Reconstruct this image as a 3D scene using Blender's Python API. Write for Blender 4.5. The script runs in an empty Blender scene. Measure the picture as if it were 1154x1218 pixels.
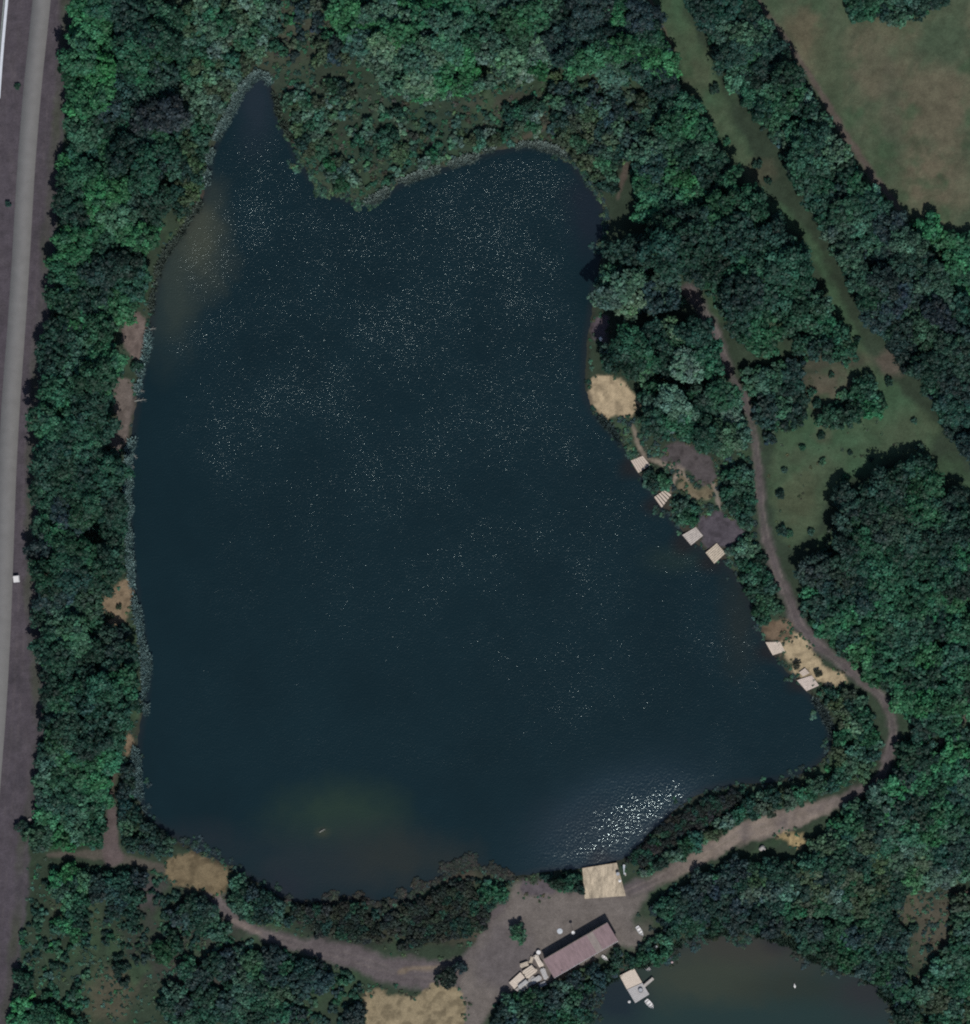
import bpy, math, random
import numpy as np
from mathutils import Vector

S = 0.25                      # metres per unit of the plan grid
CXP, CYP = 577.0, 609.0
rng = np.random.default_rng(7)
random.seed(7)
sc = bpy.context.scene
COL = sc.collection

def W(px, py):
    return ((px - CXP) * S, (CYP - py) * S)

# ------------------------------------------------------------------ noise
_G = np.random.default_rng(99).random((16, 256, 256)).astype(np.float32)
def vn(x, y, scale, seed=0):
    g = _G[seed % 16]
    u = np.asarray(x, dtype=np.float64) / scale + seed * 13.7 + 500
    v = np.asarray(y, dtype=np.float64) / scale + seed * 7.3 + 500
    iu = np.floor(u).astype(int); iv = np.floor(v).astype(int)
    fu = u - iu; fv = v - iv
    fu = fu * fu * (3 - 2 * fu); fv = fv * fv * (3 - 2 * fv)
    a = g[iu % 256, iv % 256]; b = g[(iu + 1) % 256, iv % 256]
    c = g[iu % 256, (iv + 1) % 256]; d = g[(iu + 1) % 256, (iv + 1) % 256]
    return ((a * (1 - fu) + b * fu) * (1 - fv) + (c * (1 - fu) + d * fu) * fv) * 2 - 1
def fbm(x, y, scale, seed=0, oct=4):
    r = 0; a = 1; t = 0
    for k in range(oct):
        r = r + a * vn(x, y, scale / 2 ** k, seed + k); t += a; a *= 0.55
    return r / t

# ------------------------------------------------------------------ distance to outlines
def sd_poly(X, Y, P):
    P = np.asarray(P, float); n = len(P)
    d = np.full(X.shape, 1e18); s = np.zeros(X.shape, bool)
    for i in range(n):
        ax, ay = P[i]; bx, by = P[(i + 1) % n]
        ex, ey = bx - ax, by - ay
        wx, wy = X - ax, Y - ay
        t = np.clip((wx * ex + wy * ey) / (ex * ex + ey * ey + 1e-9), 0, 1)
        d = np.minimum(d, (wx - ex * t) ** 2 + (wy - ey * t) ** 2)
        c = (ay > Y) != (by > Y)
        with np.errstate(divide='ignore', invalid='ignore'):
            xi = ax + (Y - ay) * ex / (ey if abs(ey) > 1e-9 else 1e-9)
        s ^= c & (X < xi)
    d = np.sqrt(d)
    return np.where(s, -d, d)
def sd_line(X, Y, P):
    d = np.full(X.shape, 1e9)
    for i in range(len(P) - 1):
        ax, ay, aw = P[i]; bx, by, bw = P[i + 1]
        ex, ey = bx - ax, by - ay
        t = np.clip(((X - ax) * ex + (Y - ay) * ey) / (ex * ex + ey * ey + 1e-9), 0, 1)
        d = np.minimum(d, np.hypot(X - ax - ex * t, Y - ay - ey * t) - (aw + (bw - aw) * t) / 2)
    return d
def sm(P, it=2):
    P = [tuple(p) for p in P]
    for _ in range(it):
        Q = []
        for i in range(len(P)):
            a = P[i]; b = P[(i + 1) % len(P)]
            Q.append(tuple(.75 * u + .25 * v for u, v in zip(a, b)))
            Q.append(tuple(.25 * u + .75 * v for u, v in zip(a, b)))
        P = Q
    return P

LAKE = [(313,86),(300,93),(285,110),(270,140),(252,175),(245,205),(243,235),(228,258),(210,285),(197,300),(187,325),(183,350),(179,375),
 (176,400),(172,425),(166,450),(162,475),(158,505),(153,540),(151,580),(151,620),(154,670),(159,700),(165,740),(172,780),(174,815),
 (169,850),(162,885),(161,920),(165,955),(173,970),(190,985),(215,1003),(240,1013),(262,1024),(276,1032),(300,1046),(325,1062),(345,1074),
 (375,1076),(405,1070),(430,1068),(455,1078),(480,1074),(500,1060),(520,1048),(540,1036),(558,1030),(580,1034),(600,1045),(625,1043),(650,1036),(692,1034),
 (722,1026),(745,1022),(762,1008),(772,990),(788,978),(803,962),(825,948),(850,938),(880,932),(905,932),(930,928),(955,920),(975,908),(988,892),
 (990,870),(982,850),(970,832),(952,815),(935,797),(918,777),(908,760),(900,735),(889,705),(876,685),(862,668),(840,655),(820,643),
 (803,620),(785,598),(770,575),(755,558),(745,535),(730,515),(713,497),(700,480),(696,455),(697,420),(702,385),(708,345),(715,300),
 (721,275),(722,255),(715,235),(702,220),(690,205),(679,190),(663,178),(640,172),(610,174),(580,181),(550,191),(520,201),(490,211),
 (468,222),(447,236),(430,239),(408,235),(386,225),(370,210),(356,190),(345,165),(332,140),(325,108)]
POND = [(712,1172),(735,1158),(752,1150),(775,1150),(795,1142),(802,1126),(830,1112),(880,1108),(935,1116),(960,1140),(990,1150),(1015,1152),
 (1040,1166),(1062,1190),(1075,1225),(1080,1290),(690,1290),(695,1215)]
FIELD = [(896,-80),(900,0),(918,28),(945,65),(975,112),(1005,165),(1035,212),(1062,250),(1080,262),(1105,262),(1128,276),(1154,282),(1300,320),(1300,-80)]
MEADOW = [(766,-60),(775,0),(800,50),(822,95),(842,140),(862,180),(890,205),(920,238),(950,262),(968,285),(980,320),(1000,360),(1018,395),(1040,432),
 (1075,470),(1110,500),(1120,520),(1095,545),(1060,545),(1040,560),(1005,570),(985,590),(975,625),(945,650),(925,640),(918,600),(915,560),(925,510),
 (950,470),(985,430),(1030,440),(1020,415),(1000,385),(985,350),(972,315),(955,280),(925,262),(902,240),(885,215),(900,200),(882,165),(862,120),(848,80),(825,40),(810,0),(800,-60)]
VERGE = [(-80,-80),(92,-80),(88,0),(84,60),(76,150),(70,220),(64,300),(60,380),(52,430),(48,520),(46,600),(44,660),(46,720),(52,790),(54,850),(52,900),(48,950),(42,985),(32,1020),
 (34,1070),(26,1110),(22,1160),(16,1218),(12,1300),(-80,1300)]
ROAD = [(54,-60,21.5),(50,0,21.5),(39,100,21.3),(31,200,21.2),(25.5,300,21.2),(19,400,21.5),(13.5,470,22),(8.5,560,22),(5,650,23),(1,750,24),(-4,840,24),(-11,930,24),(-22,1060,24),(-42,1280,24)]
TRACK = [(735,1068,26),(775,1050,18),(830,1022,18),(880,992,22),(920,980,26),(960,968,22),(1000,952,14),(1030,937,13),(1049,922,13),(1057,900,14),(1063,875,15),
 (1060,852,15),(1048,828,14),(1020,806,14),(992,782,17),(968,764,18),(950,742,18),(938,712,18),(925,682,16),(912,645,16),(905,605,13),(902,560,12),(896,510,12),(884,470,9),(872,450,8),
 (858,420,12),(850,395,13),(836,368,14),(820,345,18)]
SWTRACK = [(250,1050,22),(262,1078,14),(280,1094,14),(312,1110,16),(350,1122,18),(400,1134,24),(440,1146,30),(480,1158,36),(520,1160,34),(560,1160,44),(585,1140,50),(610,1100,60),(640,1080,44),(690,1080,36),(735,1078,34)]
YARD = [(618,1046),(640,1052),(655,1062),(690,1064),(750,1066),(775,1060),(758,1085),(752,1098),(768,1120),(750,1128),(738,1122),(700,1146),(662,1168),(606,1182),(590,1192),(572,1218),(565,1290),
 (525,1290),(532,1218),(545,1196),(540,1180),(560,1130),(580,1100),(604,1080),(606,1055)]
SANDS = [  # polygon, colour, name, label
 ([(704,452),(720,448),(738,455),(752,468),(757,485),(748,500),(732,498),(718,502),(708,490),(701,472)], (.43,.345,.225), 'sand_clearing'),
 ([(924,757),(944,751),(958,770),(975,785),(988,795),(1008,808),(1000,817),(985,818),(974,814),(962,806),(946,800),(935,780),(926,772)], (.41,.33,.21), 'sand_clearing'),
 ([(905,742),(930,735),(945,755),(925,765),(908,762)], (.17,.125,.085), 'earth'),
 ([(205,1020),(240,1010),(268,1030),(272,1050),(262,1065),(240,1058),(210,1050),(196,1035)], (.19,.15,.09), 'earth_clearing'),
 ([(430,1192),(450,1178),(500,1184),(520,1172),(548,1178),(552,1200),(540,1290),(440,1290)], (.28,.23,.145), 'sand_clearing'),
 ([(157,370),(172,378),(176,400),(172,425),(164,436),(150,420),(142,402),(148,385)], (.165,.132,.118), 'beach'),
 ([(138,450),(158,452),(160,480),(158,500),(150,535),(138,540),(130,520),(134,490)], (.14,.118,.105), 'beach'),
 ([(146,688),(160,696),(160,715),(152,740),(140,748),(128,742),(118,715),(130,700)], (.23,.175,.115), 'beach'),
 ([(150,876),(160,880),(158,896),(148,900)], (.2,.15,.1), 'beach'),
 ([(706,380),(724,378),(724,402),(718,408),(702,402)], (.105,.085,.10), 'beach'),
 ([(955,992),(962,1003),(950,1015),(940,1000),(925,994)], (.42,.32,.17), 'earth'),
 ([(796,530),(815,532),(838,543),(854,557),(850,574),(838,580),(828,574),(818,562),(804,554),(790,550),(786,542)], (.088,.078,.080), 'earth_clearing'),
 ([(834,612),(856,604),(872,610),(888,634),(872,650),(858,655),(832,640),(826,622)], (.090,.080,.094), 'earth_clearing'),
 ([(812,566),(822,573),(836,581),(850,577),(852,586),(838,597),(822,592),(810,580)], (.165,.14,.09), 'earth'),
 ([(640,1046),(656,1042),(660,1064),(618,1064),(618,1046)], (.11,.095,.105), 'yard'),
]
LITTLE = [  # thin paths and banks: polyline(width), colour
 ([(58,1017,5),(90,1016,8),(130,1018,13),(165,1026,9),(205,1036,10)], (.095,.085,.072)),
 ([(131,945,9),(133,975,14),(130,1005,20),(135,1020,22)], (.115,.09,.09)),
 ([(752,505,3),(760,530,4),(768,545,5),(790,552,7),(812,556,8)], (.24,.20,.16)),
 ([(797,586,3),(803,568,4),(812,562,4),(818,572,4)], (.27,.22,.18)),
 ([(810,578,8),(826,590,9),(842,590,7),(850,574,5)], (.22,.18,.12)),
 ([(847,574,3),(853,588,4),(856,604,5)], (.26,.22,.19)),
 ([(1154,850,7),(1130,870,6),(1108,895,5)], (.13,.10,.09)),
 ([(900,0,5),(930,40,6),(970,100,7),(1005,160,9),(1040,212,8),(1075,255,6)], (.105,.085,.075)),
 ([(770,0,9),(790,45,9),(800,60,4)], (.12,.095,.07)),
 ([(575,190,3),(650,150,6),(690,140,6)], (.09,.08,.06)),
 ([(475,1156,5),(490,1152,5),(520,1151,6),(545,1153,3)], (.2,.16,.12)),
 ([(272,1092,4),(290,1102,8),(310,1110,5)], (.2,.165,.15)),
 ([(735,235,4),(745,200,8),(738,150,8),(730,110,12)], (.095,.078,.065)),
]
PATCH = [  # (x,y,rx,ry,colour,strength)
 (470,140,150,60,(.032,.056,.038),.9),(620,128,75,16,(.066,.066,.050),.8),(345,40,60,45,(.065,.07,.05),.8),(380,130,60,60,(.036,.052,.036),.9),(1110,790,55,70,(.034,.088,.048),.9),(1120,920,40,30,(.034,.085,.048),.8),(110,1130,10,90,(.045,.07,.04),.8),(220,1120,70,60,(.048,.046,.044),.6),
 (1110,130,50,60,(.135,.116,.08),.7),(1110,215,40,30,(.135,.116,.08),.6),(1035,75,26,40,(.12,.108,.074),.6),(960,30,20,30,(.115,.10,.065),.7),
 (1130,50,40,25,(.06,.09,.055),.9),(985,95,18,60,(.06,.085,.05),.7),(1050,180,22,40,(.06,.085,.05),.7),(1060,140,12,60,(.08,.085,.06),.5),
 (1110,1105,34,44,(.088,.080,.060),.9),(1080,1080,20,20,(.09,.085,.06),.9),(1120,1170,30,20,(.07,.075,.05),.8),
 (985,460,30,20,(.10,.085,.065),.8),(1060,430,20,15,(.12,.095,.08),.7),(980,490,14,30,(.095,.085,.06),.7),(950,595,25,25,(.075,.085,.05),.6),
 (905,205,15,15,(.085,.082,.055),.6),(830,90,14,26,(.07,.075,.048),.5),
 (130,1180,30,30,(.085,.08,.055),.9),(85,1075,20,25,(.07,.075,.05),.8),(170,1060,20,18,(.08,.07,.075),.8),(240,1165,40,30,(.06,.055,.05),.7),(470,1095,120,26,(.024,.032,.027),.95),(800,990,60,24,(.028,.034,.03),.9),(760,1112,18,22,(.105,.10,.085),.8),
 (560,1110,20,14,(.085,.07,.055),.7),(500,1110,50,12,(.055,.055,.035),.6),(560,1195,14,20,(.13,.11,.10),.6),(545,1040,40,12,(.09,.07,.055),.7),
 (600,1130,28,30,(.095,.085,.105),.6),(745,1118,12,8,(.12,.11,.10),.7),(130,925,10,35,(.10,.075,.06),.7),
 (960,1060,40,10,(.09,.075,.06),.6),(900,1050,20,14,(.075,.065,.065),.8),(800,1010,50,16,(.045,.045,.05),.8),(870,640,14,8,(.10,.09,.07),.5),
 (240,240,8,20,(.09,.06,.055),.6),(990,430,60,10,(.10,.085,.065),.4),
]
# ------------------------------------------------------------------ fields on a grid
STEP = 2.0
gx = np.arange(-60, 1216, STEP); gy = np.arange(-60, 1280, STEP)
far = np.array([20, 60, 150, 350, 800, 2000, 5000, 12000.])
ax = np.concatenate([gx[0] - far[::-1], gx, gx[-1] + far]); ay = np.concatenate([gy[0] - far[::-1], gy, gy[-1] + far])
X, Y = np.meshgrid(ax, ay)
NX, NY = len(ax), len(ay)
n1 = fbm(X, Y, 22, 1); n2 = fbm(X, Y, 7, 3, 3); n3 = fbm(X, Y, 60, 5); n4 = fbm(X, Y, 12, 8)
sd_lake = np.minimum(sd_poly(X, Y, sm(LAKE, 1)), 1e6) + n2 * 1.6
sd_pond = sd_poly(X, Y, sm(POND, 1)) + n2 * 4 + n1 * 6
sd_water = np.minimum(sd_lake, sd_pond)
def S_(e, s):                                   # 1 inside, 0 outside
    t = np.clip(0.5 - e / (2 * s), 0, 1); return t * t * (3 - 2 * t)
C = np.zeros(X.shape + (3,)); C[:] = (.034, .052, .034)
C *= (1 + .25 * n1 + .18 * n3)[..., None]
def lay(w, col, var=0.0, nz=None):
    global C
    c = np.array(col)[None, None, :] * (1 + var * (n4 if nz is None else nz))[..., None]
    C = C * (1 - w[..., None]) + c * w[..., None]
sd_field = sd_poly(X, Y, FIELD) + n2 * 3; sd_mead = sd_poly(X, Y, sm(MEADOW, 1)) + n1 * 8 + n2 * 2
sd_verge = sd_poly(X, Y, sm(VERGE, 1)) + n1 * 4 + n2 * 2
lay(S_(sd_mead, 6), (.050, .098, .054), .26)
lay(S_(sd_mead, 6) * S_(-fbm(X, Y, 45, 9) * 10, 4) * .4, (.082, .082, .054), .1)
lay(S_(sd_field, 4), (.072, .098, .060), .22)
lay(S_(sd_field, 4) * np.clip(.22 + 1.9 * fbm(X * .8 + Y * .5, Y * .5 - X * .3, 36, 11), 0, 1) * .7, (.134, .124, .082), .2, n2)
ln_ = vn(X * .86 + Y * .5, (Y * .86 - X * .5) * .12, 5, 6) * .6 + vn(X * .86 + Y * .5, (Y * .86 - X * .5) * .2, 13, 3)
lay(S_(sd_field, 4) * np.clip(ln_, 0, 1) * .7, (.055, .072, .046), .1)
for (px, py, rx, ry, c, st) in PATCH:
    d = np.hypot((X - px) / rx, (Y - py) / ry) - 1 + n1 * .55 + n2 * .25
    lay(S_(d, .5) * st, c, .22)
lay(np.clip(-fbm(X, Y, 34, 13) * 3 - .6, 0, 1) * .7 * (sd_water > 2), (.046, .085, .046), .3)
lay(S_(sd_verge, 3), (.080, .070, .083), .16)
lay(S_(sd_verge, 3) * np.clip(fbm(X, Y * .25, 9, 12) * 1.2, 0, 1) * .6, (.105, .092, .10), .1)
rx_ = X - np.interp(Y, [p[1] for p in ROAD], [p[0] for p in ROAD])
lay(S_(sd_verge, 3) * np.clip(1 - np.abs(np.abs(rx_ - 24) - 4) / 1.8, 0, 1) * np.clip(.5 + n1, 0, 1) * .6, (.12, .105, .11), .1)
lay(S_(sd_verge, 3) * np.clip(fbm(X, Y, 30, 2) * 1.3, 0, 1) * .5, (.055, .052, .055), .1)
dv = S_(np.abs(sd_verge + 9) - 6, 4)
lay(dv * np.clip(.6 + n3, 0, 1) * .8, (.06, .068, .05), .2)
lay(S_(sd_verge, 3) * np.clip(fbm(X, Y * .6, 13, 7) * 2 - .3, 0, 1) * .55, (.045, .042, .05), .1)
sd_sw = sd_line(X, Y, SWTRACK) + n1 * 5 + n2 * 3; sd_tr = sd_line(X, Y, TRACK) + n1 * 5 + n2 * 3
sd_yard = sd_poly(X, Y, sm(YARD, 1)) + n2 * 3 + n1 * 3
lay(S_(sd_sw, 5), (.118, .102, .105), .2)
lay(S_(sd_tr + 1.5, 5), (.104, .090, .092), .25)
lay(S_(sd_tr, 3) * S_(np.hypot(X - 890, Y - 990) - 110, 40) * np.clip(.9 + n1, 0, 1), (.235, .195, .165), .18)
for TT, sdd in ((TRACK, sd_tr), (SWTRACK, sd_sw)):
    dc = sd_line(X, Y, [(a, b, 0) for a, b, c in TT]) + n1 * 1.2
    lay(S_(sdd, 3) * np.clip(1 - np.abs(dc - 3.6) / 1.7, 0, 1) * np.clip(.6 + n3 + n4, 0, 1) * .6, (.19, .165, .15), .12)
    lay(S_(sdd, 3) * np.clip(1 - dc / 1.6, 0, 1) * np.clip(.3 + n1 * 1.4, 0, 1) * .6, (.07, .078, .055), .2)
lay(S_(sd_yard, 5), (.158, .140, .128), .14)
lay(S_(np.hypot((X - 600) / 36, (Y - 1140) / 40) - 1 + n1 * .5, .5) * .6 * S_(sd_yard, 5), (.108, .097, .105), .1)
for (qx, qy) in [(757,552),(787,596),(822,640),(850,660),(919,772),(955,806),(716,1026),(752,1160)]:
    lay(S_(np.hypot(X - qx, Y - qy) - 17 + n2 * 3, 6) * .75, (.045, .036, .03), .2)  # dark halo round each deck: wet mud plus deck shade painted into the ground
for P, c in LITTLE:
    lay(S_(sd_line(X, Y, P) + n2 * 2.2, 2.2) * .9, c, .2)
sand_sd = []
for P, c, nm in SANDS:
    d = sd_poly(X, Y, sm(P, 1)) + n2 * 4.2 + n1 * 11
    sand_sd.append((d, nm))
    lay(S_(d, 2.5), c, .16)
    lay(S_(d, 2.5) * np.clip(fbm(X, Y, 6, 14, 2) * 2.4 + fbm(X, Y, 18, 10, 2) - .1, 0, 1) * .65, tuple(.5 * v for v in c), .1)
# shore: wet mud and what lies under water
lay(S_(np.abs(sd_water - 1) - 3, 2.5) * .55, (.04, .037, .032), .2)
lay(S_(sd_water + 3, 3), (.03, .035, .03), .2)
# height
bank = np.clip(sd_water * S * .30, -2.5, .55)
Z = bank + .12 * np.clip(sd_water / 6, 0, 1) * n1 + .5 * np.clip(sd_water / 40, 0, 1) * n3 + .03 * n2
flat = S_(np.minimum(sd_verge, sd_yard) - 4, 6)
Z = Z * (1 - flat) + .55 * flat
inside = (X > -60) & (X < 1215) & (Y > -60) & (Y < 1279)
Z = np.where(inside, Z, .5)
def zat(px, py):
    i = int(round((py - gy[0]) / STEP)) + len(far); j = int(round((px - gx[0]) / STEP)) + len(far)
    return float(Z[min(max(i, 0), NY - 1), min(max(j, 0), NX - 1)])
def fld(F, px, py):
    i = np.clip(np.round((np.asarray(py) - gy[0]) / STEP).astype(int) + len(far), 0, NY - 1)
    j = np.clip(np.round((np.asarray(px) - gx[0]) / STEP).astype(int) + len(far), 0, NX - 1)
    return F[i, j]

# ------------------------------------------------------------------ mesh helpers
def mesh_np(name, V, F, col=None, mats=None, smooth=False):
    me = bpy.data.meshes.new(name)
    V = np.asarray(V, np.float32); F = np.asarray(F, np.int32); k = F.shape[1]
    me.vertices.add(len(V)); me.vertices.foreach_set('co', V.ravel())
    me.loops.add(F.size); me.loops.foreach_set('vertex_index', F.ravel())
    me.polygons.add(len(F)); me.polygons.foreach_set('loop_start', np.arange(0, F.size, k, dtype=np.int32))
    try: me.polygons.foreach_set('loop_total', np.full(len(F), k, np.int32))
    except Exception: pass
    if smooth: me.polygons.foreach_set('use_smooth', np.ones(len(F), bool))
    if col is not None:
        a = me.color_attributes.new('Col', 'FLOAT_COLOR', 'POINT')
        c4 = np.ones((len(V), 4), np.float32); c4[:, :3] = col
        a.data.foreach_set('color', c4.ravel())
    me.update(calc_edges=True)
    if mats:
        for m in (mats if isinstance(mats, (list, tuple)) else [mats]): me.materials.append(m)
    return me
def link(name, me, parent=None, loc=(0, 0, 0), rz=0):
    o = bpy.data.objects.new(name, me); COL.objects.link(o); o.location = loc; o.rotation_euler = (0, 0, rz)
    if parent: o.parent = parent
    return o
def tag(o, label=None, cat=None, group=None, kind=None):
    if label: o['label'] = label
    if cat: o['category'] = cat
    if group: o['group'] = group
    if kind: o['kind'] = kind
    return o
class MB:
    def __init__(s): s.v = []; s.f = []
    def box(s, c, size, rz=0, rx=0, ry=0):
        from mathutils import Euler
        R = Euler((rx, ry, rz)).to_matrix(); n = len(s.v); h = [k / 2 for k in size]
        for sx in (-1, 1):
            for sy in (-1, 1):
                for sz in (-1, 1):
                    s.v.append(tuple(Vector(c) + R @ Vector((sx * h[0], sy * h[1], sz * h[2]))))
        for q in ((0, 1, 3, 2), (4, 6, 7, 5), (0, 4, 5, 1), (2, 3, 7, 6), (0, 2, 6, 4), (1, 5, 7, 3)): s.f.append([n + i for i in q])
        return s
    def prism(s, quad, z0, z1):
        n = len(s.v); m = len(quad)
        for z in (z0, z1):
            for p in quad: s.v.append((p[0], p[1], z))
        s.f.append([n + i for i in range(m)][::-1]); s.f.append([n + m + i for i in range(m)])
        for i in range(m):
            j = (i + 1) % m; s.f.append([n + i, n + j, n + m + j, n + m + i])
        return s
    def tube(s, pts, rad, k=7, cap=True):
        n0 = len(s.v)
        for i, p in enumerate(pts):
            p = Vector(p); d = (Vector(pts[min(i + 1, len(pts) - 1)]) - Vector(pts[max(i - 1, 0)])).normalized()
            a = d.orthogonal().normalized(); b = d.cross(a)
            r = rad[i] if isinstance(rad, (list, tuple)) else rad
            for j in range(k):
                t = 2 * math.pi * j / k; s.v.append(tuple(p + a * math.cos(t) * r + b * math.sin(t) * r))
        for i in range(len(pts) - 1):
            for j in range(k):
                j2 = (j + 1) % k
                s.f.append([n0 + i * k + j, n0 + i * k + j2, n0 + (i + 1) * k + j2, n0 + (i + 1) * k + j])
        if cap:
            s.f.append([n0 + j for j in range(k)][::-1]); s.f.append([n0 + (len(pts) - 1) * k + j for j in range(k)])
        return s
    def lathe(s, prof, c=(0, 0, 0), k=14):
        n0 = len(s.v)
        for r, z in prof:
            for j in range(k):
                t = 2 * math.pi * j / k; s.v.append((c[0] + r * math.cos(t), c[1] + r * math.sin(t), c[2] + z))
        for i in range(len(prof) - 1):
            for j in range(k):
                j2 = (j + 1) % k; s.f.append([n0 + i * k + j, n0 + i * k + j2, n0 + (i + 1) * k + j2, n0 + (i + 1) * k + j])
        s.f.append([n0 + j for j in range(k)][::-1]); s.f.append([n0 + (len(prof) - 1) * k + j for j in range(k)])
        return s
    def build(s, name, m, parent=None, loc=(0, 0, 0), rz=0, smooth=False):
        me = bpy.data.meshes.new(name); me.from_pydata(s.v, [], s.f); me.materials.append(m)
        if smooth: me.polygons.foreach_set('use_smooth', [True] * len(me.polygons))
        me.update(); return link(name, me, parent, loc, rz)

# ------------------------------------------------------------------ materials
def newmat(name):
    m = bpy.data.materials.new(name); m.use_nodes = True; nt = m.node_tree
    return m, nt, nt.nodes['Principled BSDF'], nt.nodes, nt.links
def nz(nt, scale, detail=4, rough=.6, vec=None):
    n = nt.nodes.new('ShaderNodeTexNoise'); n.inputs['Scale'].default_value = scale; n.inputs['Detail'].default_value = detail
    n.inputs['Roughness'].default_value = rough
    if vec is not None: nt.links.new(vec, n.inputs['Vector'])
    return n
def mr(nt, src, a, b, c, d):
    n = nt.nodes.new('ShaderNodeMapRange'); nt.links.new(src, n.inputs['Value'])
    for k, v in zip(('From Min', 'From Max', 'To Min', 'To Max'), (a, b, c, d)): n.inputs[k].default_value = v
    return n.outputs[0]
def scalecol(nt, colsock, f):
    n = nt.nodes.new('ShaderNodeVectorMath'); n.operation = 'SCALE'; nt.links.new(colsock, n.inputs[0]); nt.links.new(f, n.inputs['Scale']); return n.outputs[0]
def geo_pos(nt): return nt.nodes.new('ShaderNodeNewGeometry').outputs['Position']
def mat_ground():
    m, nt, b, N, L = newmat('ground_surface')
    at = N.new('ShaderNodeAttribute'); at.attribute_name = 'Col'; p = geo_pos(nt)
    a = nz(nt, 1.6, 5, .75, p); c = nz(nt, .45, 4, .6, p)
    f = N.new('ShaderNodeMath'); f.operation = 'MULTIPLY'
    L.new(mr(nt, a.outputs[0], .3, .7, .80, 1.20), f.inputs[0]); L.new(mr(nt, c.outputs[0], .3, .7, .84, 1.16), f.inputs[1])
    L.new(scalecol(nt, at.outputs['Color'], f.outputs[0]), b.inputs['Base Color']); b.inputs['Roughness'].default_value = .95
    b.inputs['Specular IOR Level'].default_value = .15
    bu = N.new('ShaderNodeBump'); bu.inputs['Strength'].default_value = .4; bu.inputs['Distance'].default_value = .35
    L.new(a.outputs[0], bu.inputs['Height']); L.new(bu.outputs[0], b.inputs['Normal'])
    return m
def mat_simple(name, col, rough=.8, var=.2, sc_=3, metallic=0, bump=0, stretch=None):
    m, nt, b, N, L = newmat(name)
    tc = N.new('ShaderNodeTexCoord'); v = tc.outputs['Object']
    if stretch:
        mp = N.new('ShaderNodeMapping'); mp.inputs['Scale'].default_value = stretch; L.new(v, mp.inputs['Vector']); v = mp.outputs[0]
    a = nz(nt, sc_, 5, .65, v)
    rgb = N.new('ShaderNodeRGB'); rgb.outputs[0].default_value = (*col, 1)
    L.new(scalecol(nt, rgb.outputs[0], mr(nt, a.outputs[0], .3, .7, 1 - var, 1 + var)), b.inputs['Base Color'])
    b.inputs['Roughness'].default_value = rough; b.inputs['Metallic'].default_value = metallic
    if bump:
        bu = N.new('ShaderNodeBump'); bu.inputs['Distance'].default_value = bump; L.new(a.outputs[0], bu.inputs['Height']); L.new(bu.outputs[0], b.inputs['Normal'])
    return m
def mat_leaf():
    m, nt, b, N, L = newmat('foliage')
    at = N.new('ShaderNodeAttribute'); at.attribute_name = 'Col'
    oi = N.new('ShaderNodeObjectInfo')
    mul = N.new('ShaderNodeVectorMath'); mul.operation = 'MULTIPLY'; L.new(at.outputs['Color'], mul.inputs[0]); L.new(oi.outputs['Color'], mul.inputs[1])
    a = nz(nt, .55, 3, .6, geo_pos(nt))
    L.new(scalecol(nt, mul.outputs[0], mr(nt, a.outputs[0], .3, .7, .72, 1.3)), b.inputs['Base Color'])
    b.inputs['Roughness'].default_value = .62; b.inputs['Specular IOR Level'].default_value = .35
    tr = N.new('ShaderNodeBsdfTranslucent'); L.new(scalecol(nt, mul.outputs[0], mr(nt, a.outputs[0], .3, .7, .8, 1.2)), tr.inputs['Color'])
    mx = N.new('ShaderNodeMixShader'); mx.inputs[0].default_value = .18
    L.new(b.outputs[0], mx.inputs[1]); L.new(tr.outputs[0], mx.inputs[2]); L.new(mx.outputs[0], N['Material Output'].inputs['Surface'])
    return m
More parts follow.
